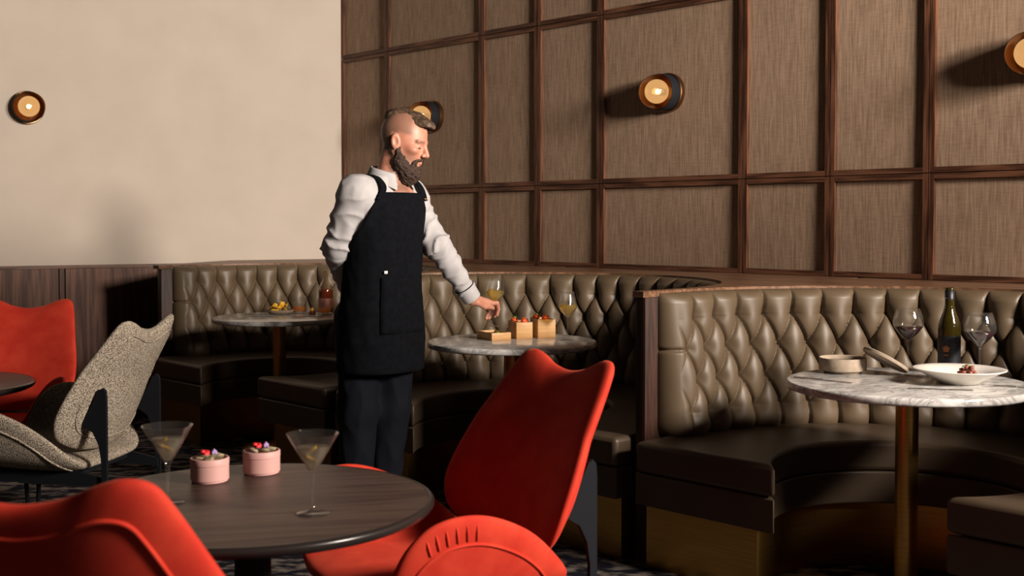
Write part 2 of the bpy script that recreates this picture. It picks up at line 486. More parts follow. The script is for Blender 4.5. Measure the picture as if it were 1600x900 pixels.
# ------------------------------------------------------------------ plaster wall with wainscot
LZ = math.atan2(.48, .877)
wl = box('wall_left', -5.0, 0.0, 0.0, 0.15, 0.0, 3.3, 'plaster', loc=(CORNER[0], CORNER[1], 0), rot=(0, 0, LZ))
struct(wl, 'warm cream plaster wall above dark wood wainscot')
H_W = 0.985
we = [-4.66, -3.73, -2.80, -1.87, -0.94, -0.01]
for a, b in zip(we[:-1], we[1:]):
    box('panel', a + .010, b - .034, -0.020, -0.004, 0.06, H_W - 0.022, 'wainscot', wl)
    box('panel_batten', b - .026, b + .002, -0.018, -0.004, 0.06, H_W - 0.022, 'wainscot', wl)
box('cap_rail', -4.9, 0.0, -0.026, -0.002, H_W - 0.020, H_W, 'walnut_x', wl)
box('wainscot_backing', -4.9, 0.0, -0.004, -0.0005, 0.0, H_W - .02, 'groove', wl)
bb = box('baseboard_left', -4.9, 0.0, -0.03, -0.004, 0.0, 0.06, 'walnut_x', loc=(CORNER[0], CORNER[1], 0), rot=(0, 0, LZ)); struct(bb)

# ------------------------------------------------------------------ banquettes
RB = 0.80; LSTR = PI / 2 * RB
def back_frame(u):
    """point on the seat-level line of the backrest, its outward recline direction and inward normal (booth frame)"""
    a = abs(u); s = 1 if u > 0 else -1
    if a <= LSTR:
        t = u / RB
        return RB * math.sin(t), RB * math.cos(t), (math.sin(t), math.cos(t)), (-math.sin(t), -math.cos(t))
    a -= LSTR
    if a <= 0.07:
        return s * RB, -a, (s, 0), (-s, 0)
    al = min((a - 0.07) / 0.15, 1.0) * PI / 2
    return s * (RB + 0.105 * (1 - math.cos(al))), -0.07 - 0.085 * math.sin(al), (s * max(math.cos(al), 0.0), 0), (-s * math.cos(al), -math.sin(al))
UMAX = LSTR + 0.07 + 0.15
TS, TV, TZ0 = 0.1165, 0.118, 0.898
def tuft(u, z):
    a = abs(u)
    v = (TZ0 - z) / TV
    q = u / TS
    fade = min(max((11.9 * TS - a) / (0.7 * TS), 0), 1)
    vr = min(max(v, 0.0), 3.0)
    A = q + vr / 2; B = q - vr / 2
    if v < 0 or v > 3:
        k = abs(math.sin(PI * (q + (0.5 if v > 3 else 0))))
        du = abs((q + (0.5 if v > 3 else 0)) - round(q + (0.5 if v > 3 else 0)))
        e = -v if v < 0 else v - 3
        h = 0.62 * k ** 0.55 + 0.38 * (1 - math.exp(-(du * du + e * e) / 0.055))
        h -= 0.22 * math.exp(-(du / 0.042) ** 2)
        # puff falls off towards the top and the seat
        h -= 0.10 * max(0, e - 0.5)
    else:
        sa, sb = abs(math.sin(PI * A)), abs(math.sin(PI * B))
        best = 9
        for r in (math.floor(v), math.floor(v) + 1):
            off = 0.5 * (r % 2)
            du = q - off - round(q - off)
            best = min(best, du * du + (v - r) ** 2)
        h = 0.58 * (sa * sb) ** 0.42 + 0.42 * (1 - math.exp(-best / 0.05))
        db = abs(B - round(B)); da = abs(A - round(A))
        h -= 0.26 * math.exp(-(db / 0.042) ** 2)
        h -= 0.08 * math.exp(-(da / 0.045) ** 2)
    if fade < 1:
        hp = 0.80 - 0.25 * math.exp(-((v - 1) / 0.05) ** 2)
        h = h * fade + hp * (1 - fade)
    return h
def make_back_mesh():
    nu = 27 * 32
    us = [-UMAX + 2 * UMAX * i / nu for i in range(nu + 1)]
    zs = []
    z = 0.43
    while z < 0.955: zs.append((z, None)); z += 0.0048
    top = [(0.955, 0.000, 1.0), (0.968, 0.004, .85), (0.979, 0.012, .6), (0.987, 0.024, .35), (0.991, 0.040, .15), (0.990, 0.060, 0)]
    V = []
    DEPTH = 0.046
    for u in us:
        x, y, rd, nn = back_frame(u)
        cols = []
        for zz, _ in zs:
            rec = 0.05 * (zz - 0.46) / 0.54
            bulge = DEPTH * (tuft(u, zz) - 0.62)
            tuck = -0.035 * math.exp(-((zz - 0.43) / 0.035) ** 2)
            d = bulge + tuck
            V.append((x + rd[0] * rec + nn[0] * d, y + rd[1] * rec + nn[1] * d, zz))
        b0 = DEPTH * (tuft(u, 0.95) - 0.62)
        for zz, off, k in top:
            rec = 0.05 * (0.955 - 0.46) / 0.54 + off
            V.append((x + rd[0] * rec + nn[0] * b0 * k, y + rd[1] * rec + nn[1] * b0 * k, zz))
    m = len(zs) + len(top)
    F = []
    for i in range(nu):
        for j in range(m - 1):
            a = i * m + j
            F.append((a, a + 1, a + m + 1, a + m))
    me = bpy.data.meshes.new('backrest')
    me.from_pydata(V, [], F); me.update()
    me.polygons.foreach_set('use_smooth', [True] * len(me.polygons))
    me.materials.append(M['leather'])
    return me
back_mesh = make_back_mesh()
bv, bf = lathe_geo([(0, 0.007), (0.004, 0.0062), (0.0068, 0.0035), (0.0075, 0.0), (0.0065, -0.004)], 10)
button_mesh = bpy.data.meshes.new('button'); button_mesh.from_pydata(bv, [], bf); button_mesh.materials.append(M['leather'])
button_mesh.polygons.foreach_set('use_smooth', [True] * len(button_mesh.polygons))
buttons = []
for r in range(4):
    z = TZ0 - r * TV
    for k in range(-12, 13):
        q = k + (0.5 if r % 2 else 0)
        u = q * TS
        if abs(u) > 11.6 * TS: continue
        x, y, rd, nn = back_frame(u)
        rec = 0.05 * (z - 0.46) / 0.54
        d = 0.046 * (tuft(u, z) - 0.62) + 0.003
        px, py = x + rd[0] * rec + nn[0] * d, y + rd[1] * rec + nn[1] * d
        buttons.append(((px, py, z), Vector((nn[0], nn[1], 0.08)).to_track_quat('Z', 'Y').to_euler()))

def seat_poly(ri, yf, xo, ro):
    # inner arc (table side) then outer boundary
    a0 = math.asin(min(1, -yf / ri))
    pts = []
    n = 40
    for i in range(n + 1):
        a = PI + a0 - (PI + 2 * a0) * i / n
        pts.append((ri * math.cos(a), ri * math.sin(a)))
    pts.append((xo, yf))
    for i in range(25):
        a = PI * i / 24
        pts.append((ro * math.cos(a), ro * math.sin(a)))
    pts.append((-xo, yf))
    # remove duplicate handling: order is right-hand outside back to left
    return pts[::-1]
def strip_seat(name, ri, yf, xo, ro, z0, z1, m, parent, bev):
    v, f = prism_geo(seat_poly(ri, yf, xo, ro), z0, z1)
    o = mesh_obj(name, v, f, m, parent, auto=35)
    bm = bmesh.new(); bm.from_mesh(o.data); bmesh.ops.recalc_face_normals(bm, faces=bm.faces)
    bm.to_mesh(o.data); bm.free()
    if bev:
        bevel(o, bev, 3, 40)
        o.data.polygons.foreach_set('use_smooth', [True] * len(o.data.polygons))
    return o
booth_lab = {
    'right': 'olive leather tufted booth banquette around the marble table with the wine bottle',
    'mid': 'olive leather tufted booth banquette behind the waiter reaching over its table',
    'left': 'shadowed olive tufted booth banquette beside the plaster wall, holding the whisky table'}
def booth(key, T):
    b = empty('banquette', (T[0], T[1], 0), RZ)
    tag(b, booth_lab[key], 'banquette', 'tufted leather booths')
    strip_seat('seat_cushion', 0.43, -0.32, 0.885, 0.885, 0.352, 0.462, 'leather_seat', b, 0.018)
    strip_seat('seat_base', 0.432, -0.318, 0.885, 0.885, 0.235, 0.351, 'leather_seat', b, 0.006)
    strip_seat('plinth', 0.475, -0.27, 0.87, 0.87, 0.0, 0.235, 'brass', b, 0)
    bk = share('backrest', back_mesh, b)
    for p, e in buttons:
        share('button', button_mesh, bk, p, e)
    return b
for k, T in (('right', T1), ('mid', T2), ('left', T3)):
    booth(k, T)
# dividers between the booths
div_lab = ['dark walnut divider post between the wine bottle booth and the waiter\'s booth',
           'dark walnut divider between the waiter\'s booth and the whisky booth',
           'shade-toned walnut end post of the shadowed booth next to the wainscot']
for i, T in enumerate((T1, T2, T3)):
    d = box('booth_divider', -0.953, -0.907, -0.235, WALL_Y - .02, 0.0, 0.978, 'walnut_shaded', None, loc=(T[0], T[1], 0), rot=(0, 0, RZ), bev=0.003)
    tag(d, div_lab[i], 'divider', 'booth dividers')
# ledge on top, one slab per booth, each with a curved cut-out
def ledge(T, left_wall):
    HR = 0.905
    n = 48
    inner, outer = [], []
    for i in range(n + 1):
        a = PI * i / n
        c, s = math.cos(a), math.sin(a)
        inner.append((HR * c, HR * s))
        t = min(0.93 / abs(c) if abs(c) > 1e-6 else 9e9, (WALL_Y + .015) / s if s > 1e-6 else 9e9)
        outer.append((t * c, t * s))
    # legs of the ledge along the divider tops
    inner = [(HR, -0.25)] + inner + [(-HR, -0.25)]
    outer = [(0.93, -0.25)] + outer + [(-0.93, -0.25)]
    V, F = [], []
    for z in (H_LEDGE - 0.022, H_LEDGE):
        V += [(x, y, z) for x, y in inner] + [(x, y, z) for x, y in outer]
    N = len(inner)
    for i in range(N - 1):
        F.append((2 * N + i, 3 * N + i, 3 * N + i + 1, 2 * N + i + 1))
        F.append((i, i + 1, N + i + 1, N + i))
        F.append((i, 2 * N + i, 2 * N + i + 1, i + 1))
        F.append((N + i, N + i + 1, 3 * N + i + 1, 3 * N + i))
    for i in (0, N - 1):
        F.append((i, N + i, 3 * N + i, 2 * N + i))
    parts = [(V, F)]
    if left_wall:
        poly = [(-0.93, -0.25), (-0.975, -0.25), (-1.50, 0.60), (-1.262, WALL_Y), (-0.93, WALL_Y)]
        poly = poly[::-1]
        parts.append(prism_geo(poly, H_LEDGE - 0.022, H_LEDGE))
    else:
        pass
    v, f = merge(parts)
    return v, f
parts = []
for i, (T, lw) in enumerate(((T1, False), (T2, False), (T3, True))):
    v, f = ledge(T, lw)
    v = [(T[0] + x * rx + y * nx, T[1] + x * ry + y * ny, z) for x, y, z in v]
    # work in the wall frame so the grain runs along the wall
    v = [((x - CORNER[0]) * rx + (y - CORNER[1]) * ry, (x - CORNER[0]) * nx + (y - CORNER[1]) * ny, z) for x, y, z in v]
    parts.append((v, f))
# closing panel of the corner ledge
v, f = merge(parts)
lg = mesh_obj('trim_1', v, f, 'ledge', smooth=False, loc=(CORNER[0], CORNER[1], 0), rot=(0, 0, RZ))
bm = bmesh.new(); bm.from_mesh(lg.data); bmesh.ops.recalc_face_normals(bm, faces=bm.faces); bm.to_mesh(lg.data); bm.free()
struct(lg, 'walnut ledge running above the booth backs')

# ------------------------------------------------------------------ tables
marble_lab = {'right': 'round white marble table on a brass column with wine bottle and plate',
              'mid': 'round grey marble table below the waiter\'s hand with wooden boxes',
              'left': 'round marble table in the shadowed booth with whisky tumblers'}
def marble_table(key, T, r):
    t = empty('marble_table', (T[0], T[1], 0), 0.3)
    tag(t, marble_lab[key], 'table', 'marble booth tables')
    lathe('table_top', [(0, .708), (r - .012, .708), (r - .003, .711), (r, .716), (r, .728), (r - .003, .7335), (r - .008, .735), (0, .735)], 'marble', t, 96, auto=50)
    box('top_plate', -0.14, 0.14, -0.14, 0.14, 0.694, 0.708, 'black_metal', t, 0.002)
    lathe('column', [(0.0, .02), (.036, .02), (.036, .694), (0, .694)], 'brass', t, 40, auto=40)
    lathe('base', [(0, 0), (.20, 0), (.205, .004), (.205, .012), (.20, .016), (.06, .022), (0.0, .022)], 'brass', t, 64, auto=40)
    return t
marble_table('right', T1, 0.386)
marble_table('mid', T2, 0.372)
marble_table('left', T3, 0.365)
W1 = (-0.61, 2.765); W2 = (-2.385, 4.77)
def wood_table(W, label, rz):
    t = empty('wood_table', (W[0], W[1], 0), rz); tag(t, label, 'table', 'dark wood lounge tables')
    r = 0.427
    lathe('table_top', [(0, .566), (r - .05, .566), (r - .018, .574), (r - .008, .582), (r - .006, .5995), (r - .010, .600), (0, .600)], 'table_wood', t, 128, auto=50)
    lathe('edge_band', [(r - .02, .573), (r - .006, .580), (r, .588), (r, .594), (r - .003, .598), (r - .008, .6005), (r - .014, .6002)], 'table_edge', t, 128)
    lathe('pedestal', [(0, .03), (.05, .03), (.045, .06), (.042, .5), (.07, .545), (.12, .566), (0, .566)], 'black_metal', t, 40)
    lathe('base', [(0, 0), (.24, 0), (.245, .006), (.24, .014), (.06, .032), (0, .034)], 'black_metal', t, 64)
    return t
wood_table(W1, 'round dark wood table holding two martini glasses and pink pots', 0.25)
wood_table(W2, 'dark round table cut off by the left picture edge', 0.6)

# ------------------------------------------------------------------ wall sconces
def sconce(loc, rz, label, flip=1):
    """local -Y points into the room"""
    s = empty('wall_sconce', loc, rz); tag(s, label, 'wall lamp', 'globe wall sconces')
    rot = (R(90), 0, 0)                        # lathe axis z -> -y
    lathe('wall_plate', [(0, 0.0), (.098, 0.0), (.103, .004), (.103, .028), (.099, .032), (0, .032)], 'bronze', s, 56, rot=rot, auto=40)
    # saddle-cut drum: long lobes to the sides, short above and below
    n = 72
    def ring(rad, zf):
        return [(rad * math.cos(2 * PI * i / n), -zf(2 * PI * i / n), rad * math.sin(2 * PI * i / n)) for i in range(n)]
    def L(a):
        c = math.cos(a)
        return 0.092 if c * flip >= 0 else 0.092 + 0.055 * abs(c) ** 0.6
    ro = lambda k: 0.094
    V = ring(.094, lambda a: .032) + ring(.096, lambda a: L(a) * .6 + .01) + ring(.090, lambda a: L(a))
    F = []
    for j in range(2):
        for i in range(n):
            k = (i + 1) % n
            F.append((j * n + i, j * n + k, (j + 1) * n + k, (j + 1) * n + i))
    sh = mesh_obj('shade', V, F, 'black_metal', s)
    V2 = ring(.092, lambda a: .033) + ring(.0935, lambda a: L(a) * .6 + .01) + ring(.0885, lambda a: L(a) - .0005)
    F2 = [q[::-1] for q in F]
    rimf = [(2 * n + i, 2 * n + (i + 1) % n, 5 * n + (i + 1) % n, 5 * n + i) for i in range(n)]
    mesh_obj('shade_lining', V2, F2, 'copper', sh)
    lathe('reflector', [(0, .034), (.09, .034), (.09, .0335), (0, .033)], 'copper', s, 48, rot=rot)
    gv, gf = lathe_geo([(0, -.063)] + [(.063 * math.sin(PI * i / 16), -.063 * math.cos(PI * i / 16)) for i in range(1, 16)] + [(0, .063)], 32)
    mesh_obj('globe', gv, gf, 'globe', s, loc=(0, -0.108, 0))
    bvv, bff = lathe_geo([(0, -.014)] + [(.014 * math.sin(PI * i / 8), -.014 * math.cos(PI * i / 8)) for i in range(1, 8)] + [(0, .014)], 16)
    mesh_obj('bulb', bvv, bff, 'bulb', s, loc=(0, -0.098, 0.0))
    lathe('socket', [(0, .034), (.018, .034), (.018, .080), (0, .080)], 'bronze', s, 20, rot=rot)
    return s
M['copper'] = mat('copper_lining', (0.36, 0.19, 0.085), rough=0.38, metal=0.9)
def wall_pt(s, off, z):
    return (CORNER[0] + s * rx - off * nx, CORNER[1] + s * ry - off * ny, z)
for s_, lab in ((0.99, 'globe wall sconce partly hidden behind the waiter\'s head'),
                (2.92, 'globe wall sconce in the middle of the linen panelled wall'),
                (4.85, 'globe wall sconce cut off by the right picture edge')):
    sconce(wall_pt(s_, -0.004, 1.935), RZ, lab)
u_ = 2.075
sconce((CORNER[0] - .877 * u_, CORNER[1] - .48 * u_, 1.965), LZ, 'globe wall sconce alone on the cream plaster wall', -1)

# ------------------------------------------------------------------ lounge chairs
def disc_cushion(outline, surf, thick, rings=22, p=3.2, back_bulge=1.0):
    """closed cushion; outline = list of 2D points (star shaped), surf(u,v)->point"""
    n = len(outline)
    c = np.mean(np.array(outline), axis=0)
    O = np.array(outline) - c
    def pt(rho, i):
        q = c + rho * O[i]
        return q[0], q[1]
    eps = 1e-3
    def frame(u, v):
        a = np.array(surf(u, v)); du = np.array(surf(u + eps, v)) - a; dv = np.array(surf(u, v + eps)) - a
        nn = np.cross(du, dv); nn /= np.linalg.norm(nn) + 1e-12
        return a, nn
    rhos = [math.sin(PI / 2 * k / rings) for k in range(1, rings + 1)]
    V, F = [], []
    for sgn in (1, -1):
        base = len(V)
        a, nn = frame(c[0], c[1])
        V.append(a + nn * thick * sgn * (back_bulge if sgn < 0 else 1))
        R_ = rings if sgn == 1 else rings - 1
        for k in range(R_):
            rho = rhos[k]
            th = thick * max(0.0, 1 - rho ** p) ** (1 / 2.2)
            for i in range(n):
                u, v = pt(rho, i)
                a, nn = frame(u, v)
                V.append(a + nn * th * sgn * (back_bulge if sgn < 0 else 1))
        for i in range(n):
            j = (i + 1) % n
            q = (base, base + 1 + i, base + 1 + j)
            F.append(q if sgn == 1 else q[::-1])
        for k in range(R_ - 1):
            for i in range(n):
                j = (i + 1) % n
                a_, b_ = base + 1 + k * n, base + 1 + (k + 1) * n
                q = (a_ + i, b_ + i, b_ + j, a_ + j)
                F.append(q if sgn == 1 else q[::-1])
        if sgn == 1: rim = base + 1 + (rings - 1) * n
        else:
            last = base + 1 + (R_ - 1) * n
            for i in range(n):
                j = (i + 1) % n
                F.append((rim + i, last + i, last + j, rim + j)[::-1])
    def on(rho, i, sgn, lift):
        u, v = pt(rho, i); a, nn = frame(u, v)
        th = thick * max(0.0, 1 - rho ** p) ** (1 / 2.2) * (back_bulge if sgn < 0 else 1)
        return a + nn * (th + lift) * sgn
    return V, F, on

BK_Y0, BK_Z0 = -0.215, 0.395
RECL = R(21)
def back_surf(u, v):
    # u across, v up along the back
    w = u / 0.30
    fwd = 0.085 * w * w * (1 - 0.35 * min(max(v / 0.52, 0), 1))
    curl = -0.03 * max(0, v - 0.30) / 0.2
    y = BK_Y0 - math.sin(RECL) * v + math.cos(RECL) * fwd + curl
    z = BK_Z0 + math.cos(RECL) * v + math.sin(RECL) * fwd
    return (u, y, z)
back_out = [(0.0, 0.474), (0.075, 0.484), (0.132, 0.505), (0.176, 0.514), (0.212, 0.500), (0.232, 0.455), (0.258, 0.36), (0.285, 0.25), (0.300, 0.16), (0.298, 0.085), (0.262, 0.022), (0.18, -0.012), (0.09, -0.022)]
back_out = back_out + [(0.0, -0.024)] + [(-x, y) for x, y in back_out[:0:-1]]
back_outline = spline(back_out, 26 * 6)
def lower_surf(u, t):
    a = abs(u); s = 1 if u >= 0 else -1
    k0, k1, phi = 0.17, 0.13, R(64)
    if a <= k0: x, z = a, 0.0
    elif a <= k0 + k1:
        q = (a - k0) / k1; Rr = k1 / phi
        x = k0 + Rr * math.sin(phi * q); z = Rr * (1 - math.cos(phi * q))
    else:
        Rr = k1 / phi; e = a - k0 - k1
        x = k0 + Rr * math.sin(phi) + e * math.cos(phi); z = Rr * (1 - math.cos(phi)) + e * math.sin(phi)
    zs = 0.365 + 0.05 * t - 0.10 * max(0, t - 0.22) - 0.02 * (a / 0.2) ** 0 
    return (s * x, t + 0.0 * a, zs + z)
low_out = [(0.0, 0.325), (0.13, 0.318), (0.215, 0.300), (0.300, 0.288), (0.390, 0.265), (0.450, 0.210), (0.472, 0.130), (0.458, 0.040), (0.405, -0.070), (0.325, -0.165), (0.250, -0.228), (0.17, -0.248), (0.08, -0.255)]
low_out = low_out + [(0.0, -0.257)] + [(-x, y) for x, y in low_out[:0:-1]]
low_outline = spline(low_out, 26 * 6)
BV, BF, b_on = disc_cushion(back_outline, back_surf, 0.034)
LV, LF, l_on = disc_cushion(low_outline, lower_surf, 0.036)
NB, NL = len(back_outline), len(low_outline)
def fix(o):
    bm = bmesh.new(); bm.from_mesh(o.data); bmesh.ops.recalc_face_normals(bm, faces=bm.faces); bm.to_mesh(o.data); bm.free()
    o.data.polygons.foreach_set('use_smooth', [True] * len(o.data.polygons))
    return o
def plate(name, poly, x0, x1, m, parent):
    """polygon in (y,z) extruded along x"""
    n = len(poly)
    v = [(x0, y, z) for y, z in poly] + [(x1, y, z) for y, z in poly]
    f = [tuple(range(n)), tuple(range(2 * n - 1, n - 1, -1))] + [(i, n + i, n + (i + 1) % n, (i + 1) % n) for i in range(n)]
    o = mesh_obj(name, v, f, m, parent, smooth=False)
    bm = bmesh.new(); bm.from_mesh(o.data); bmesh.ops.recalc_face_normals(bm, faces=bm.faces); bm.to_mesh(o.data); bm.free()
    return o
def chair_parts(t, mname, back_side):
    b = fix(mesh_obj('backrest', BV, BF, mname, t))
    # seam welt on the outer (rear) face
    welt = [tuple(b_on(0.80, i, back_side, 0.0005)) for i in range(NB)]
    tube('piping', welt, 0.0042, mname, b, 6, closed=True)
    l = fix(mesh_obj('seat_shell', LV, LF, mname, t))
    c = np.mean(np.array(low_outline), axis=0)
    for s in (1, -1):
        # inset welt on the outside of each arm lobe
        idx = [i for i in range(NL) if low_outline[i][0] * s > 0.22]
        idx.sort(key=lambda i: math.atan2(low_outline[i][1], low_outline[i][0] * s))
        pth = [tuple(l_on(0.86, i, LOW_OUT, 0.0005)) for i in idx]
        tube('piping', pth, 0.0042, mname, l, 6)
        # gathers where the cover is drawn round the front of the arm
        fi = [i for i in idx if 0.10 < low_outline[i][1] < 0.25 and low_outline[i][0] * s > 0.40]
        for g in fi[::2][:6]:
            tube('pleat', [tuple(l_on(rho, g, LOW_OUT, lift)) for rho, lift in ((0.865, -.002), (0.89, .0004), (0.93, .0004), (0.955, -.001), (0.98, -.003))], [.0014, .0036, .0036, .0030, .0010], mname, l, 6)
        rear = [(-0.340, 0.0), (-0.320, 0.0), (-0.318, 0.36), (-0.308, 0.42), (-0.285, 0.465), (-0.245, 0.49), (-0.258, 0.525), (-0.285, 0.575), (-0.312, 0.625), (-0.326, 0.634), (-0.337, 0.622), (-0.340, 0.59)]
        plate('leg', rear, s * 0.215 - 0.007, s * 0.215 + 0.007, 'black_metal', t)
        rail = [(-0.335, 0.255), (-0.33, 0.290), (-0.20, 0.318), (0.10, 0.325), (0.235, 0.315), (0.235, 0.285), (0.0, 0.262), (-0.25, 0.262)]
        plate('rail', rail, s * 0.206 - 0.006, s * 0.206 + 0.006, 'black_metal', t)
        tube('leg', [(s * 0.215, 0.20, 0.315), (s * 0.25, 0.235, 0.0)], [0.011, 0.008], 'black_metal', t, 10)
    box('cross_bar', -0.206, 0.206, 0.10, 0.125, 0.300, 0.322, 'black_metal', t)
    box('cross_bar', -0.206, 0.206, -0.20, -0.175, 0.288, 0.318, 'black_metal', t)
# which side of the surface is the outside
def side_of(on, i, want):
    a = on(0.5, i, 1, 0.01); b = on(0.5, i, -1, 0.01)
    return 1 if np.dot(a - b, want) > 0 else -1
BACK_OUT = side_of(b_on, 0, np.array((0, -1, 0)))
LOW_OUT = side_of(l_on, 0, np.array((0, 0, -1)))
def chair(loc, ang, label, cat='chair', mname='red_velvet', group='red velvet lounge chairs'):
    t = empty('lounge_chair', (loc[0], loc[1], 0), ang); tag(t, label, cat, group)
    chair_parts(t, mname, BACK_OUT)
    return t
def copy_tree(o, parent=None):
    c = o.copy(); COL.objects.link(c); c.parent = parent
    for ch in list(o.children): copy_tree(ch, c)
    return c
c0 = chair((-0.183, 3.087), R(122.0), 'red velvet lounge chair in front of the waiter, facing the martini table')
for loc, ang, lab in (((-0.666, 2.12), R(-8.6), 'red velvet lounge chair in the near left corner, seen from behind'),
                      ((-2.345, 5.33), R(180), 'red velvet lounge chair by the wainscot at the left edge')):
    o = copy_tree(c0); o.location = (loc[0], loc[1], 0); o.rotation_euler = (0, 0, ang); o['label'] = lab
chair((-1.814, 4.68), R(80.2), 'grey tweed lounge chair with black metal legs', 'chair', 'tweed', 'grey tweed lounge chairs')

# ------------------------------------------------------------------ tableware helpers
def glass_from(name, outer, inner, parent, n=40):
    return lathe(name, outer + inner[::-1], 'glass', parent, n)
def wine_glass(loc, label, liquid, level, kind, tilt=(0, 0, 0), group=None):
    t = empty('wine_glass', loc); t.rotation_euler = tilt; tag(t, label, 'wine glass', group)
    if kind == 'red':
        bowl = [(.0045, .098), (.012, .108), (.034, .130), (.050, .152), (.0525, .166), (.049, .186), (.043, .204), (.038, .216)]
    else:
        bowl = [(.004, .098), (.014, .110), (.030, .128), (.0405, .144), (.0405, .154), (.036, .178), (.031, .200), (.028, .214)]
    stem = [(0, 0), (.034, 0.0), (.036, .0012), (.034, .0025), (.012, .005), (.005, .012), (.0035, .03), (.0035, .085)]
    ins = [(max(r - .0014, 0), z + (.0012 if i == 0 else 0)) for i, (r, z) in enumerate(bowl)]
    ins = [(0, .101)] + ins[1:]
    lathe('glass', stem + bowl + ins[::-1], 'glass', t, 40)
    # liquid
    liq = [(0, .1015)]
    zs = [p for p in ins[1:] if p[1] < level]
    for a, b in zip(ins[:-1], ins[1:]):
        if a[1] < level <= b[1]:
            k = (level - a[1]) / (b[1] - a[1]); rl = a[0] + (b[0] - a[0]) * k
    liq += [(max(r - .0006, .001), z) for r, z in zs] + [(rl - .0006, level), (0, level)]
    lathe('wine', liq, liquid, t, 40)
    return t

ZT = 0.735
gW = 'red wine glasses'
wine_glass((1.392, 4.150, ZT), 'glass of red wine left of the dark wine bottle', 'red_wine', .152, 'red', group=gW)
wine_glass((1.563, 3.945, ZT), 'glass of red wine right of the dark wine bottle', 'red_wine', .152, 'red', group=gW)
wine_glass((0.245, 5.20, ZT), 'white wine glass standing on the marble right of the boxes', 'white_wine', .158, 'white', group='white wine glasses')
HELD = (-0.090, 5.215, 0.797)
wine_glass(HELD, 'white wine glass held by the stem in the waiter\'s hand', 'white_wine', .160, 'white', (0, R(6), 0), group='white wine glasses')

# wine bottle
b = empty('wine_bottle', (1.503, 4.06, ZT)); tag(b, 'open green wine bottle with a black label', 'bottle')
lathe('bottle', [(0, .004), (.030, .0), (.0365, .004), (.0375, .012), (.0375, .150), (.036, .168), (.029, .190), (.0205, .212), (.0158, .232), (.0148, .284), (.0155, .286), (.0155, .292), (.0125, .294), (.011, .28), (.010, .24), (0, .238)], 'green_glass', b, 40)
lathe('neck_band', [(.0162, .252), (.0162, .284), (.0150, .2845)], 'black_label', b, 32)
lathe('neck_ring', [(.0163, .2565), (.0165, .258), (.0163, .2595)], 'steel', b, 32)
lb = lathe('label', [(.0377, .008), (.0379, .010), (.0379, .128), (.0377, .130)], 'black_label', b, 48)
# emblem: a rosette of petals with a ring round its heart, facing the room
def on_label(a, z, lift=.0004):
    r = .0379 + lift
    return (r * math.sin(a), -r * math.cos(a), z)
a0 = math.atan2(-1.503, 4.06) * 0 - 0.62
V, F = [], []
def flat_patch(pts2, lift=.0005):
    base = len(V)
    for du, dz in pts2: V.append(on_label(a0 + du / .038, .086 + dz, lift))
    F.append(tuple(range(base, base + len(pts2))))
for k in range(5):
    a = 2 * PI * k / 5 + PI / 2
    ring = []
    for j in range(10):
        b_ = 2 * PI * j / 10
        ring.append((.0075 * math.cos(a) + .0042 * math.cos(b_), .0075 * math.sin(a) + .0042 * math.sin(b_)))
    inner = [(.0075 * math.cos(a) + .0022 * math.cos(2 * PI * j / 10), .0075 * math.sin(a) + .0022 * math.sin(2 * PI * j / 10)) for j in range(10)]
    base = len(V)
    for du, dz in ring + inner: V.append(on_label(a0 + du / .038, .086 + dz))
    for j in range(10): F.append((base + j, base + (j + 1) % 10, base + 10 + (j + 1) % 10, base + 10 + j))
flat_patch([(.0026 * math.cos(2 * PI * j / 10), .0026 * math.sin(2 * PI * j / 10)) for j in range(10)])
for k in range(4):
    x = -.0068 + k * .0040
    flat_patch([(x, -.0225), (x + .0026, -.0225), (x + .0026, -.0195), (x, -.0195)])
mesh_obj('emblem', V, F, 'gold_print', lb, smooth=False)

# stoneware bowl with herb oil, its lid leaning on it
b = empty('stoneware_bowl', (1.143, 4.08, ZT)); tag(b, 'low beige stoneware bowl at the left of the marble table', 'bowl')
lathe('bowl', [(0, .0), (.062, .0), (.066, .004), (.0665, .008), (.079, .010), (.080, .014), (.080, .050), (.0785, .052), (.0765, .050), (.0755, .016), (0, .014)], 'stoneware', b, 64, auto=40)
lathe('oil', [(0, .038), (.0755, .038), (.0755, .036)], 'oil', b, 48)
parts = [blob_geo((-.03 + .015 * k, -.02 + .02 * (k % 2), .039), .007, k, .4, 3, 1, (1, 1, .5)) for k in range(4)]
mesh_obj('herbs', *merge(parts), 'green_leaf', b)
ld = lathe('bowl_lid', [(0, -.007), (.078, -.007), (.082, -.004), (.082, .004), (.079, .007), (.06, .007), (.058, .005), (0, .005)], 'stoneware', None, 64, loc=(1.272, 4.020, ZT + .0495), rot=(R(-4), R(30), 0), auto=40)
tag(ld, 'beige stoneware lid leaning against the low bowl', 'lid')
# wide plate with topping
p = empty('dinner_plate', (1.440, 3.800, ZT)); tag(p, 'wide white rimmed plate with a small dark topping', 'plate')
lathe('plate', [(0, .004), (.058, .0), (.064, .002), (.072, .010), (.100, .024), (.130, .040), (.144, .0455), (.1445, .0475), (.141, .0482), (.125, .0440), (.092, .036), (.070, .022), (.055, .018), (0, .018)], 'white_china', p, 72)
parts = [blob_geo((.026 + .026 * math.cos(k * 1.9) * (0.3 + .7 * (k % 3) / 2), -.008 + .020 * math.sin(k * 1.9), .028 + .024 * (k % 4) / 3 * (1 - .5 * (k % 3) / 2)), .0095, k, .5, 3, 1) for k in range(16)]
mesh_obj('topping', *merge(parts), 'meat', p)
parts = [blob_geo((.012 + .012 * k, -.012 + .004 * (k % 2), .056 + .004 * (k % 2)), .006, k, .5, 3, 1, (1.4, .6, .5)) for k in range(3)]
mesh_obj('herb_garnish', *merge(parts), 'green_leaf', p)
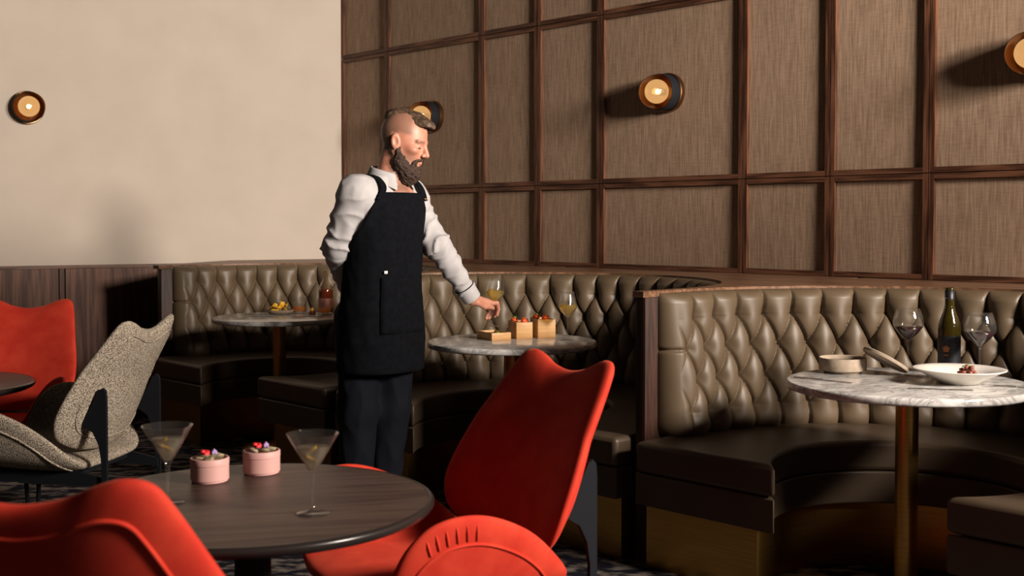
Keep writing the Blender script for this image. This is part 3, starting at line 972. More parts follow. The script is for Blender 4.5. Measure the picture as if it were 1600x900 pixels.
# cutlery
def knife(name, loc, rz, label, L_=.21):
    k = empty(name, (loc[0], loc[1], loc[2] + .0005), rz); tag(k, label, 'cutlery')
    v, f = prism_geo([(-L_ / 2, -.006), (-.005, -.005), (-.005, .005), (-L_ / 2, .006)], 0.0, .005); o = mesh_obj('handle', v, f, 'steel', k, smooth=False); bevel(o, .0015)
    v, f = prism_geo([(-.005, -.004), (L_ / 2 - .03, -.0105), (L_ / 2 - .008, -.009), (L_ / 2, .004), (-.005, .004)], 0.001, .003); mesh_obj('blade', v, f, 'steel', k, smooth=False)
def fork(name, loc, rz, label, L_=.19):
    k = empty(name, (loc[0], loc[1], loc[2] + .0005), rz); tag(k, label, 'cutlery')
    v, f = prism_geo([(-L_ / 2, -.006), (.02, -.003), (.04, -.010), (.055, -.011), (.055, .011), (.04, .010), (.02, .003), (-L_ / 2, .006)], 0.0, .003); o = mesh_obj('handle', v, f, 'steel', k, smooth=False); bevel(o, .001)
    parts = [box_geo(.055, L_ / 2, -.011 + i * .0063, -.0075 + i * .0063, .0005, .0025) for i in range(4)]
    mesh_obj('tines', *merge(parts), 'steel', k, smooth=False)
knife('table_knife', (1.02, 3.86, ZT), R(-38), 'table knife lying left of the low stoneware bowl')
fork('table_fork', (1.325, 3.648, ZT), R(-12), 'fork lying in front of the white plate')
knife('table_knife', (1.585, 3.69, ZT), R(-20), 'table knife lying right of the white plate', .15)
fork('table_fork', (1.335, 4.00, ZT), R(-35), 'fork tucked behind the leaning stoneware lid', .15)

# wooden boxes on the middle table
def bamboo_box(loc, rz, a, b_, h, label, floor_h, th=.006):
    t = empty('wooden_box', (loc[0], loc[1], ZT), rz); tag(t, label, 'box', 'small bamboo boxes')
    # near corner at origin, a along +x, b along +y
    box('panel', 0, a, 0, th, 0, h, 'bamboo', t, .0008); box('panel', 0, a, b_ - th, b_, 0, h, 'bamboo', t, .0008)
    box('panel', 0, th, th, b_ - th, 0, h, 'bamboo', t, .0008); box('panel', a - th, a, th, b_ - th, 0, h, 'bamboo', t, .0008)
    box('tray_floor', th, a - th, th, b_ - th, floor_h - .004, floor_h, 'bamboo', t)
    return t
ANG = R(24)
t = bamboo_box((-0.088, 5.165), R(28), .095, .150, .034, 'shallow bamboo tray at the front of the middle marble table', .012)
mesh_obj('sprig', *merge([blob_geo((.045 + .012 * math.cos(k * 2.2), .035 + .012 * math.sin(k * 2.2), .024 + .004 * (k % 3)), .011, k, .6, 4, 1, (1.3, .7, .6)) for k in range(5)]), 'green_leaf', t)
mesh_obj('morsel', *blob_geo((.04, .08, .022), .022, 3, .3, 3, 2, (1.4, 1, .4)), 'meat', t)
t = bamboo_box((0.020, 5.245), R(16), .075, .135, .074, 'tall bamboo box with salmon morsels next to the shallow tray', .066)
t2 = bamboo_box((0.116, 5.285), R(14), .082, .135, .084, 'tall bamboo box nearest the standing white wine glass', .076)
def morsels(tb, spots, z, tagname):
    for i, (x, y, mm) in enumerate(spots):
        o = empty('canape', (0, 0, 0)); 
        wx = tb.location.x + x * math.cos(tb.rotation_euler.z) - y * math.sin(tb.rotation_euler.z)
        wy = tb.location.y + x * math.sin(tb.rotation_euler.z) + y * math.cos(tb.rotation_euler.z)
        o.location = (wx, wy, ZT + z); o.rotation_euler = (0, 0, i * 1.3)
        tag(o, tagname[i], 'canape', 'canapes on the wooden boxes')
        mesh_obj('roll', *blob_geo((0, 0, .011), .017, i + 5, .35, 2.5, 2, (1.1, .9, .75)), mm, o)
        mesh_obj('olive', *blob_geo((.010, -.010, .016), .006, i, .1, 2, 1), 'olive_dark', o)
        mesh_obj('garnish', *merge([blob_geo((.004 * math.cos(k * 2.1), .006 * math.sin(k * 2.1), .023 + .002 * k), .006, k + i, .5, 3, 1, (1.5, .6, .5)) for k in range(3)]), 'green_leaf' if i != 1 else 'tomato', o)
morsels(t, [(.018, .095, 'tomato'), (.045, .030, 'tomato')], .066, ['red canape with dark olive at the back of the nearer tall box', 'orange salmon canape at the front of the nearer tall box'])
morsels(t2, [(.020, .105, 'tomato'), (.045, .045, 'tomato')], .076, ['canape at the back of the box nearest the standing glass', 'canape at the front of the box nearest the standing glass'])

# whisky table
def tumbler(loc, label, level=.030):
    t = empty('whisky_tumbler', (loc[0], loc[1], ZT)); tag(t, label, 'tumbler', 'whisky tumblers')
    lathe('glass', [(0, 0), (.036, 0), (.038, .002), (.040, .09), (.0395, .0905), (.0388, .09), (.0365, .014), (0, .013)], 'glass', t, 36, auto=40)
    lathe('whisky', [(0, .0135), (.0360, .0145), (.0368, level), (0, level)], 'whisky', t, 36, auto=40)
tumbler((-1.215, 6.76), 'whisky tumbler between the crisps and the dark stopper', .040)
tumbler((-1.055, 6.655), 'whisky tumbler in front of the round decanter', .040)
b = empty('whisky_decanter', (-1.068, 6.775, ZT)); tag(b, 'round amber decanter behind the waiter\'s back hand', 'bottle')
lathe('bottle', [(0, .002), (.038, 0), (.0415, .004), (.042, .012), (.042, .125), (.039, .148), (.028, .170), (.0165, .188), (.0145, .200), (.0145, .235), (.017, .237), (.017, .243), (.0125, .243), (.0115, .20), (.025, .169), (.037, .145), (.0395, .124), (.0395, .010), (0, .008)], 'whisky_bottle', b, 40)
lathe('whisky', [(0, .009), (.039, .011), (.039, .124), (.037, .140), (0, .140)], 'whisky_dark', b, 40)
lathe('label', [(.0423, .030), (.0425, .031), (.0425, .085), (.0423, .086)], 'cork', b, 40)
st = empty('bottle_stopper', (-1.128, 6.68, ZT)); tag(st, 'small dark red stopper lying between the two tumblers', 'stopper')
lathe('cap', [(0, 0), (.016, 0), (.017, .002), (.017, .018), (.015, .020), (0, .020)], 'cork', st, 24, auto=40)
lathe('cork', [(0, .020), (.010, .020), (.0095, .036), (0, .036)], 'crisp', st, 20, auto=40)
d = empty('snack_dish', (-1.318, 6.72, ZT)); tag(d, 'shallow stone dish piled with yellow crisps', 'dish')
lathe('dish', [(0, 0), (.055, 0), (.070, .008), (.080, .022), (.079, .024), (.068, .014), (.05, .009), (0, .008)], 'stone_dish', d, 48)
random.seed(3)
for k in range(16):
    a = k * 2.4; r_ = .048 * math.sqrt((k % 8 + .3) / 8)
    z = .022 + .014 * (k // 8) + .018 * (1 - r_ / .05)
    V, F = [], []
    for i in range(5):
        for j in range(4):
            x = (i / 4 - .5) * .040; y = (j / 3 - .5) * .026
            V.append((x, y, 9 * x * x + 8 * y * y - .1 * x * 0))
    for i in range(4):
        for j in range(3):
            q = i * 4 + j; F.append((q, q + 1, q + 5, q + 4))
    o = mesh_obj('crisp', V, F, 'crisp', d, loc=(r_ * math.cos(a), r_ * math.sin(a), z), rot=(random.uniform(-.9, .9), random.uniform(-.9, .9), random.uniform(0, 6)))
    sd = o.modifiers.new('thick', 'SOLIDIFY'); sd.thickness = .0025
fork('dessert_fork', (-1.37, 6.51, ZT), R(-8), 'small fork lying in front of the crisps dish', .12)
knife('butter_knife', (-1.44, 6.66, ZT), R(170), 'knife lying left of the crisps dish', .16)
fork('dessert_fork', (-1.10, 6.53, ZT), R(-12), 'small fork at the right edge of the whisky table', .12)

# martini table
ZW = 0.6005
def martini(loc, label, seed):
    t = empty('martini_glass', (loc[0], loc[1], ZW)); tag(t, label, 'cocktail glass', 'martini glasses')
    t.rotation_euler = (0, 0, seed)
    lathe('glass', [(0, 0), (.036, 0), (.0375, .0015), (.036, .003), (.014, .007), (.006, .014), (.0048, .024), (.0045, .060), (.006, .085), (.009, .096), (.058, .1795), (.0585, .1805), (.0572, .1805), (.009, .0995), (0, .0975)], 'glass', t, 48)
    lv = .150; rl = .009 + (.0572 - .009) * (lv - .0995) / (.1805 - .0995)
    lathe('drink', [(0, .0985), (.0085, .1005), (rl - .0008, lv), (0, lv)], 'martini', t, 48)
    # lemon twist: a flat curl
    V, F = [], []
    n = 28
    for i in range(n + 1):
        k = i / n
        a = seed * 2 + k * 4.6; rr = .017 - .004 * k
        z = .112 + .040 * k
        rr = min(rr, (.009 + (.048) * (z - .0995) / .081) * .82)
        for dz, dr in ((-.004, 0), (.004, 0), (.004, .0018), (-.004, .0018)):
            V.append(((rr + dr) * math.cos(a), (rr + dr) * math.sin(a), z + dz))
    for i in range(n):
        for j in range(4):
            F.append((i * 4 + j, i * 4 + (j + 1) % 4, i * 4 + 4 + (j + 1) % 4, i * 4 + 4 + j))
    F += [(0, 1, 2, 3), (n * 4 + 3, n * 4 + 2, n * 4 + 1, n * 4)]
    fix(mesh_obj('lemon_twist', V, F, 'lemon', t))
martini((-0.445, 2.63), 'martini glass at the right, nearest the red chair', 0.3)
martini((-0.800, 2.735), 'martini glass at the left, overlapping the grey chair', 2.2)
def pot(loc, label, lid_seam, seed):
    t = empty('pink_pot', (loc[0], loc[1], ZW)); tag(t, label, 'pot', 'pink ceramic pots')
    r = .0475
    lathe('pot', [(0, .0), (r - .006, 0), (r - .003, .001), (r - .003, .005), (r, .006), (r, .040), (r - .0012, .0412), (r - .0012, .0422), (r + .0006, .0432), (r + .0006, .058), (r - .001, .060), (r - .004, .060), (r - .005, .054), (0, .053)], 'pink', t, 64, auto=40)
    random.seed(seed)
    for k in range(5):
        a = k * 1.26 + seed
        o = mesh_obj('shell', *blob_geo((0, 0, 0), .017, k + seed, .35, 3, 2, (1.3, .9, .35)), 'oyster', t, loc=(.017 * math.cos(a), .014 * math.sin(a), .060), rot=(random.uniform(-.5, .5), random.uniform(-.5, .5), a))
    mesh_obj('berry', *merge([blob_geo((-.010 + .006 * math.cos(k * 1.7), -.006 + .006 * math.sin(k * 1.7), .070 + .002 * (k % 3)), .0075, k, .3, 3, 1) for k in range(5)]), 'berry', t)
    mesh_obj('petal', *merge([blob_geo((.010 + .003 * k, -.006 + .002 * k, .071 + .004 * (k % 2)), .006, k, .3, 3, 1, (.6, .8, 1.5)) for k in range(3)]), 'petal', t)
    mesh_obj('dark_leaf', *merge([blob_geo((.016 * math.cos(k * 1.5 + seed), .018 * math.sin(k * 1.5 + seed), .066), .010, k + 9, .5, 3, 1, (1.5, .8, .35)) for k in range(4)]), 'dark_leaf' if seed > 2 else 'oyster', t)
pot((-0.762, 2.968), 'pink ceramic pot with oyster garnish, left of the two', 1, 1)
pot((-0.652, 3.065), 'pink ceramic pot with dark red garnish, right of the two', 1, 4)

# ------------------------------------------------------------------ the waiter
def smin(a, b, k):
    h = np.clip(0.5 + 0.5 * (b - a) / k, 0, 1)
    return b * (1 - h) + a * h - k * h * (1 - h)
def smax(a, b, k): return -smin(-a, -b, k)
def cone(P, a, b, ra, rb):
    a = np.array(a, float); b = np.array(b, float)
    ba = b - a
    t = np.clip(((P - a) @ ba) / (ba @ ba), 0, 1)
    return np.linalg.norm(P - (a + t[..., None] * ba), axis=-1) - (ra + (rb - ra) * t)
def ell(P, c, r):
    q = (P - np.array(c, float)) / np.array(r, float)
    k0 = np.linalg.norm(q, axis=-1); k1 = np.linalg.norm(q / np.array(r, float), axis=-1)
    return k0 * (k0 - 1) / np.maximum(k1, 1e-6)
def surface_nets(fn, lo, hi, h):
    lo = np.array(lo, float); hi = np.array(hi, float)
    n = np.ceil((hi - lo) / h).astype(int) + 1
    ax = [lo[i] + h * np.arange(n[i]) for i in range(3)]
    G = np.stack(np.meshgrid(*ax, indexing='ij'), axis=-1)
    D = fn(G.reshape(-1, 3)).reshape(n)
    S = D < 0
    c = [S[i:n[0] - 1 + i, j:n[1] - 1 + j, k:n[2] - 1 + k] for i in (0, 1) for j in (0, 1) for k in (0, 1)]
    cnt = sum(x.astype(np.int8) for x in c)
    act = (cnt > 0) & (cnt < 8)
    idx = -np.ones(act.shape, int); ii = np.argwhere(act); idx[act] = np.arange(len(ii))
    acc = np.zeros((len(ii), 3)); w = np.zeros(len(ii))
    cor = [(i, j, k) for i in (0, 1) for j in (0, 1) for k in (0, 1)]
    for a in cor:
        for d in range(3):
            if a[d]: continue
            b = list(a); b[d] = 1
            pa = ii + np.array(a); pb = ii + np.array(b)
            da = D[pa[:, 0], pa[:, 1], pa[:, 2]]; db = D[pb[:, 0], pb[:, 1], pb[:, 2]]
            m = (da < 0) != (db < 0)
            t = np.where(m, da / np.where(m, da - db, 1), 0)
            p = pa + t[:, None] * (pb - pa)
            acc[m] += p[m]; w[m] += 1
    V = lo + h * acc / w[:, None]
    F = []
    for d in range(3):
        e1, e2 = [(1, 2), (2, 0), (0, 1)][d]
        sl0 = [slice(None)] * 3; sl1 = [slice(None)] * 3
        sl0[d] = slice(0, n[d] - 1); sl1[d] = slice(1, n[d])
        A = S[tuple(sl0)]; B = S[tuple(sl1)]
        E = np.argwhere(A != B)
        ok = (E[:, e1] > 0) & (E[:, e2] > 0) & (E[:, e1] < n[e1] - 1) & (E[:, e2] < n[e2] - 1)
        E = E[ok]
        def at(o1, o2):
            q = E.copy(); q[:, e1] -= o1; q[:, e2] -= o2
            return idx[q[:, 0], q[:, 1], q[:, 2]]
        quad = np.stack([at(1, 1), at(0, 1), at(0, 0), at(1, 0)], axis=1)
        flip = ~A[E[:, 0], E[:, 1], E[:, 2]]
        quad[flip] = quad[flip][:, ::-1]
        F.append(quad)
    return V, np.concatenate(F)
def displace(V, F, fn):
    me = bpy.data.meshes.new('tmp'); me.from_pydata([tuple(v) for v in V], [], [tuple(f) for f in F]); me.update()
    N = np.zeros(len(V) * 3); me.vertices.foreach_get('normal', N); N = N.reshape(-1, 3)
    bpy.data.meshes.remove(me)
    return V + N * np.array([fn(v) for v in V])[:, None]

P0 = np.array((-0.60, 4.95, 0.0))
FB = np.array((.81, -.59, 0)); FB /= np.linalg.norm(FB)
LB = np.array((-FB[1], FB[0], 0))            # his left
SEC = np.array([  # z, cx, cy, a lateral, b front
    (0.60, .045, .0, .168, .128), (0.76, .045, .0, .172, .134), (0.90, .045, .0, .170, .130), (1.00, .050, .0, .162, .122), (1.10, .056, .0, .160, .118),
    (1.22, .062, .0, .172, .122), (1.31, .066, .0, .184, .118), (1.37, .069, .0, .178, .100), (1.415, .072, -.002, .140, .080), (1.455, .078, -.004, .082, .062), (1.50, .085, -.006, .06, .055)])
def section(z):
    return [np.interp(z, SEC[:, 0], SEC[:, i]) for i in range(1, 5)]
def torso_sdf(P, z0, z1, grow=0.0):
    cx, cy, a, b = section(P[:, 2])
    q = P - np.stack([cx + P0[0], cy + P0[1], np.zeros_like(cx)], axis=1)
    l = q @ LB; f = q @ FB
    a = a + grow; b = b + grow
    # belly of the ellipse slightly squared
    k = (np.abs(l / a) ** 2.3 + np.abs(f / b) ** 2.3) ** (1 / 2.3)
    d = (k - 1) * np.minimum(a, b)
    return smax(smax(d, P[:, 2] - z1, 0.02), z0 - P[:, 2], 0.01)
W_ = lambda x, y, z: P0 + np.array((x, y, z))
SHR, ELR, WRR = W_(-.030, -.135, 1.375), W_(-.112, -.085, 1.150), W_(-.105, .105, 1.000)
SHL, ELL, WRL = W_(.160, .135, 1.365), W_(.287, .060, 1.150), np.array((-.171, 5.10, .922))

waiter = empty('person', (P0[0], P0[1], 0)); tag(waiter, 'bearded waiter in white shirt and black apron leaning to set down a glass', 'person')
def wmesh(name, V, F, m, parent=waiter):
    return mesh_obj(name, V - P0, F, m, parent)

# head frame
yaw = math.atan2(-.34, .94); pit = R(-17)
fh = np.array((math.cos(yaw) * math.cos(pit), math.sin(yaw) * math.cos(pit), math.sin(pit)))
lh = np.array((-math.sin(yaw), math.cos(yaw), 0)); uh = np.cross(fh, lh)
HC = W_(.156, -.02, 1.588)
HS = 1.03
def head_q(P):
    d = (P - HC) / HS
    return np.stack([d @ fh, d @ lh, d @ uh], axis=1)
NECK_B = W_(.083, -.005, 1.40)
def head_sdf(P):
    q = head_q(P)
    ql = q.copy(); ql[:, 1] = np.abs(ql[:, 1])
    d = ell(q, (-.014, 0, .032), (.098, .076, .090))
    d = smin(d, ell(q, (.020, 0, -.036), (.070, .061, .086)), .03)
    d = smin(d, ell(q, (.045, 0, -.092), (.042, .040, .032)), .025)
    d = smin(d, cone(ql, (-.005, .055, -.045), (.045, .030, -.092), .018, .018), .02)
    d = smin(d, cone(ql, (.083, 0, .018), (.074, .040, .017), .010, .008), .012)
    d = smin(d, ell(ql, (.062, .044, -.018), (.022, .018, .016)), .02)
    d = smax(d, -ell(ql, (.094, .031, .000), (.013, .017, .011)), .012)
    d = smin(d, np.linalg.norm(ql - np.array((.074, .031, -.001)), axis=1) - .0122, .004)
    d = smin(d, cone(q, (.084, 0, .014), (.109, 0, -.028), .0075, .0105), .010)
    d = smin(d, np.linalg.norm(ql - np.array((.098, .011, -.032)), axis=1) - .0085, .006)
    d = smin(d, cone(ql, (.091, 0, -.056), (.084, .017, -.059), .0055, .004), .004)
    d = smin(d, cone(ql, (.090, 0, -.066), (.083, .015, -.064), .0065, .004), .004)
    # ears
    e = ql - np.array((-.006, .077, -.006))
    e = np.stack([e[:, 0] * .94 + e[:, 2] * .34 - e[:, 1] * .35, e[:, 1] * .94 + e[:, 0] * .3, -e[:, 0] * .34 + e[:, 2] * .94], axis=1)
    ear = ell(e, (0, 0, 0), (.019, .007, .032))
    ear = smax(ear, -ell(e, (.003, .006, .002), (.010, .005, .018)), .004)
    d = smin(d, ear, .005)
    d = d * HS
    nb = HC + HS * (-.030 * fh - .055 * uh)
    d = smin(d, cone(P, nb, NECK_B, .056, .062), .02)
    # throat and collarbone
    d = smin(d, ell(P, NECK_B + np.array((0, 0, -.03)), (.11, .10, .05)), .03)
    return d
hv, hf = surface_nets(head_sdf, HC + np.array((-.20, -.17, -.235)), HC + np.array((.16, .16, .15)), .0036)
# right hand behind the back, left hand on the stem
def hand_sdf(P, w, pal, fingers, thumb, fore):
    d = cone(P, fore, w, .034, .024)
    for k, kn in enumerate(pal):
        d = smin(d, cone(P, w, kn, .019, .0125), .014)
    for ch in fingers:
        r = [.0105, .0095, .0085, .0075]
        for i in range(len(ch) - 1):
            d = smin(d, cone(P, ch[i], ch[i + 1], r[i], r[i + 1]), .0035)
    r = [.0150, .0130, .0105, .0085]
    for i in range(len(thumb) - 1):
        d = smin(d, cone(P, thumb[i], thumb[i + 1], r[i], r[i + 1]), .006)
    return d
GX, GY, GZ = HELD
KI, KM, KR, KP = (-.099, 5.158, .902), (-.093, 5.181, .902), (-.096, 5.203, .893), (-.104, 5.221, .882)
lf = [[KI, (-.066, 5.184, .900), (-.060, 5.205, .872), (-.066, 5.208, .846)],
      [KM, (-.064, 5.214, .888), (-.067, 5.234, .860), (-.077, 5.236, .838)],
      [KR, (-.078, 5.232, .868), (-.092, 5.240, .846), (-.101, 5.230, .830)],
      [KP, (-.096, 5.242, .858), (-.108, 5.240, .840), (-.114, 5.229, .829)]]
lt = [(-.150, 5.100, .908), (-.118, 5.132, .889), (-.094, 5.176, .884), (-.084, 5.198, .876)]
fw = WRL + (ELL - WRL) * 0.5
hl_v, hl_f = surface_nets(lambda P: hand_sdf(P, WRL, [KI, KM, KR, KP], lf, lt, fw), np.minimum(fw, (-.25, 5.02, .80)) - .05, np.maximum(fw, (-.03, 5.28, .95)) + .05, .0028)
hr = WRR + np.array((.045, .045, -.045))
rf = [[hr + np.array((.00, -.012 + .016 * i * .2, -.008 * i)) + np.array((.012 * (i % 2), .006 * i, 0)), hr + np.array((.035, .006 * i, -.018 - .012 * i)), hr + np.array((.055, .006 * i, -.034 - .012 * i)), hr + np.array((.060, .004 * i, -.052 - .012 * i))] for i in range(4)]
rt = [WRR + np.array((.015, .0, -.02)), WRR + np.array((.030, -.01, -.055)), WRR + np.array((.040, -.012, -.085)), WRR + np.array((.045, -.010, -.105))]
fr_ = WRR + (ELR - WRR) * 0.5
hr_v, hr_f = surface_nets(lambda P: hand_sdf(P, WRR, [c[0] for c in rf], rf, rt, fr_), np.minimum(fr_, WRR) - .12, np.maximum(fr_, WRR) + .14, .004)
# hidden trunk and limbs that carry head and hands
LEGR = [W_(-.035, -.055, .86), W_(-.040, -.060, .47), W_(-.050, -.045, .09)]
LEGL = [W_(.105, .060, .86), W_(.085, .060, .47), W_(.055, .075, .09)]
def trunk_sdf(P):
    d = torso_sdf(P, .80, 1.44, -.022)
    for a, b, ra, rb in ((SHR, ELR, .048, .038), (ELR, fr_, .038, .034), (SHL, ELL, .048, .038), (ELL, fw, .038, .034),
                         (LEGR[0], LEGR[1], .075, .055), (LEGR[1], LEGR[2], .052, .038), (LEGL[0], LEGL[1], .075, .055), (LEGL[1], LEGL[2], .052, .038)):
        d = smin(d, cone(P, a, b, ra, rb), .02)
    return d
tv, tf = surface_nets(trunk_sdf, P0 + np.array((-.26, -.26, .03)), P0 + np.array((.40, .28, 1.47)), .013)
BVs, BFs, off = [], [], 0
for v, f in ((hv, hf), (hl_v, hl_f), (hr_v, hr_f), (tv, tf)):
    BVs.append(v); BFs.append(f + off); off += len(v)
body_v = np.concatenate(BVs); body_f = np.concatenate(BFs)
body = wmesh('body', body_v, body_f, 'skin')
q = head_q(hv)
def sstep(a, b, x): t = np.clip((x - a) / (b - a), 0, 1); return t * t * (3 - 2 * t)
al = np.abs(q[:, 1])
scalp = sstep(-.075, -.045, q[:, 2] + .9 * np.clip(q[:, 0] + .03, 0, 1)) * (1 - sstep(-.012, .012, q[:, 0])) 
scalp = np.maximum(scalp, sstep(.028, .045, q[:, 2]) * (1 - sstep(.040, .062, q[:, 0] + .3 * (q[:, 2] - .04))))
scalp *= np.where((al > .072) & (q[:, 2] < .03) & (q[:, 0] > -.035), 0.0, 1.0)
depth_fade = 0.45 + 0.55 * sstep(.10, -.03, q[:, 2]) * 1.0
st_ = scalp * (0.68 + 0.30 * (1 - sstep(-.03, .07, q[:, 2])))
brow = ((np.abs(q[:, 2] - (.020 - .10 * (al - .03) ** 1)) < .0055) & (al > .012) & (al < .050) & (q[:, 0] > .060)) * 0.8
cheek = sstep(-.030, -.060, q[:, 2]) * sstep(-.02, .0, q[:, 0]) * (al > .02) * .6
allst = np.zeros(len(body_v)); allst[:len(hv)] = np.clip(np.maximum(np.maximum(st_, brow), cheek), 0, 1)
at_ = body.data.attributes.new('stubble', 'FLOAT', 'POINT'); at_.data.foreach_set('value', allst.astype(np.float32))
# closed eyelid crease / lashes
for s in (1, -1):
    pts = []
    for i in range(9):
        a = -0.9 + 1.8 * i / 8
        loc = np.array((0.0745 + .0130 * math.cos(a), s * .031 + .0130 * math.sin(a), -.0035 - .002 * math.cos(a)))
        pts.append(HC + HS * (loc[0] * fh + loc[1] * lh + loc[2] * uh) - P0)
    tube('eyelash', [tuple(p) for p in pts], .0017, 'eye', waiter, 5)
# beard
def beard_sdf(P):
    q = head_q(P); ql = q.copy(); ql[:, 1] = np.abs(ql[:, 1])
    d = ell(q, (.052, 0, -.110), (.050, .047, .050))
    d = smin(d, ell(q, (.050, 0, -.138), (.034, .034, .030)), .02)
    d = smin(d, cone(ql, (.004, .064, -.022), (.030, .052, -.085), .011, .026), .015)
    d = smin(d, cone(ql, (.030, .050, -.080), (.055, .030, -.105), .024, .024), .02)
    mst = cone(ql, (.0965, .003, -.0475), (.080, .030, -.066), .0060, .0075)
    d = smin(d, mst, .006)
    d = smin(d, cone(ql, (.080, .030, -.066), (.066, .036, -.092), .008, .012), .010)
    d = smax(d, -cone(ql, (.105, 0, -.062), (.088, .014, -.062), .009, .006), .004)
    return d * HS
v, f = surface_nets(beard_sdf, HC + np.array((-.10, -.14, -.24)), HC + np.array((.17, .14, .04)), .0036)
v = displace(v, f, lambda p: .0055 * mnoise.noise(Vector(p) * 95) + .0035 * mnoise.noise(Vector(p) * 210))
wmesh('beard', v, f, 'beard')
# top hair, combed forward over shaved sides
def hair_sdf(P):
    q = head_q(P)
    d = ell(q, (-.004, 0, .050), (.106, .053, .081))
    d = smin(d, ell(q, (.058, 0, .092), (.044, .042, .019)), .02)
    d = smin(d, ell(q, (.088, 0, .086), (.018, .034, .012)), .012)
    d = smin(d, ell(q, (-.070, 0, .085), (.038, .044, .034)), .02)
    low = .064 - .35 * np.clip(-q[:, 0] - .02, 0, 1) + .30 * np.clip(q[:, 0] - .02, 0, .06)
    return smax(d, low - q[:, 2], .008) * HS
v, f = surface_nets(hair_sdf, HC + np.array((-.18, -.13, -.06)), HC + np.array((.17, .12, .18)), .0036)
def strands(p):
    q = head_q(np.array([p]))[0]
    return .0045 * mnoise.noise(Vector((q[0] * 18, q[1] * 120, q[2] * 30))) + .003 * mnoise.noise(Vector((q[0] * 60, q[1] * 160, q[2] * 60)))
v = displace(v, f, strands)
wmesh('hair', v, f, 'hair')

# shirt
def shirt_sdf(P):
    d = torso_sdf(P, .80, 1.455, .002)
    d = smin(d, ell(P, SHR, (.078, .078, .070)), .05)
    d = smin(d, ell(P, SHL, (.074, .074, .066)), .05)
    ar = smin(cone(P, SHR, ELR, .072, .066), cone(P, ELR, WRR, .064, .044), .02)
    alf = smin(cone(P, SHL, ELL, .068, .057), cone(P, ELL, WRL + (ELL - WRL) * .12, .057, .040), .02)
    d = smin(d, ar, .018); d = smin(d, alf, .022)
    # open neck
    nv = HC + HS * (-.03 * fh - .055 * uh)
    d = smax(d, -cone(P, NECK_B + np.array((0, 0, .0)), nv, .058, .062), .006)
    vneck = NECK_B + FB * .085
    d = smax(d, -cone(P, NECK_B + FB * .05 + np.array((0, 0, .06)), NECK_B + FB * .085 + np.array((0, 0, -.055)), .032, .004), .006)
    d = smax(d, -cone(P, WRL, WRL + (WRL - ELL) * .3, .030, .032), .003)
    return d
v, f = surface_nets(shirt_sdf, P0 + np.array((-.28, -.30, .78)), P0 + np.array((.52, .30, 1.50)), .0066)
def axis_t(p, a, b):
    ba = b - a; return float(np.clip(((p - a) @ ba) / (ba @ ba), 0, 1)), float(np.linalg.norm(p - a - np.clip(((p - a) @ ba) / (ba @ ba), 0, 1) * ba))
def folds(p):
    V_ = Vector(p)
    val = 0.0
    n1 = mnoise.noise(V_ * 9)
    best = min(((axis_t(p, a, b), k) for k, (a, b) in enumerate(((SHR, ELR), (ELR, WRR), (SHL, ELL), (ELL, WRL)))), key=lambda x: x[0][1])
    (t, dist), k = best
    if dist < .085:
        a, b = ((SHR, ELR), (ELR, WRR), (SHL, ELL), (ELL, WRL))[k]
        ax = (b - a) / np.linalg.norm(b - a)
        s = float((p - a) @ ax)
        # oblique folds wrapping the sleeve, stronger by the elbow and the cuff
        amp = .0058 * (1.0 - .45 * abs(t - .9)) if k in (1, 3) else .0062 * (.35 + t)
        ph = s * 105 + 4.5 * mnoise.noise(V_ * 13) + 3.0 * float((p - a) @ np.array((.5, .2, .3))) * 20
        val += amp * (1 - abs(math.sin(ph * .5))) ** 1.5 * 1.6 - amp * .5
    val += .0045 * (1 - abs(mnoise.noise(V_ * 14 + Vector((3, 1, 7))) * 2.2)) - .002
    return val + .003 * n1
v = displace(v, f, folds)
shirt = wmesh('shirt', v, f, 'shirt')
# left cuff with its dark edge
ax = (WRL - ELL) / np.linalg.norm(WRL - ELL)
c0_ = WRL - ax * .070; c1_ = WRL - ax * .002
def ring_pts(c, r, n=28, sq=1.0):
    s = np.cross(ax, (0, 0, 1)); s /= np.linalg.norm(s); u = np.cross(s, ax)
    return [c + r * (math.cos(2 * PI * i / n) * s + sq * math.sin(2 * PI * i / n) * u) for i in range(n)]
rr_ = [(0, .036), (.004, .0435), (.035, .0430), (.066, .0415), (.0685, .0400), (.066, .0380), (.02, .037)]
V, F = [], []
for dz, r_ in rr_: V += ring_pts(c0_ + ax * dz, r_)
for j in range(len(rr_) - 1):
    for i in range(28): F.append((j * 28 + i, j * 28 + (i + 1) % 28, (j + 1) * 28 + (i + 1) % 28, (j + 1) * 28 + i))
fix(wmesh('cuff', np.array(V), F, 'shirt', waiter))
tube('cuff_piping', [tuple(p - P0) for p in ring_pts(c0_ + ax * .003, .0440)], .0022, 'trousers', waiter, 6, closed=True)
axr = (WRR - ELR) / np.linalg.norm(WRR - ELR); sv_ = ax; ax = axr
V, F = [], []
for dz, r_ in ((-.05, .040), (-.045, .047), (.0, .045), (.012, .043), (.010, .040)): V += ring_pts(WRR + axr * dz, r_)
for j in range(4):
    for i in range(28): F.append((j * 28 + i, j * 28 + (i + 1) % 28, (j + 1) * 28 + (i + 1) % 28, (j + 1) * 28 + i))
fix(wmesh('cuff', np.array(V), F, 'shirt', waiter))
tube('cuff_piping', [tuple(p - P0) for p in ring_pts(WRR - axr * .046, .0475)], .0022, 'trousers', waiter, 6, closed=True)
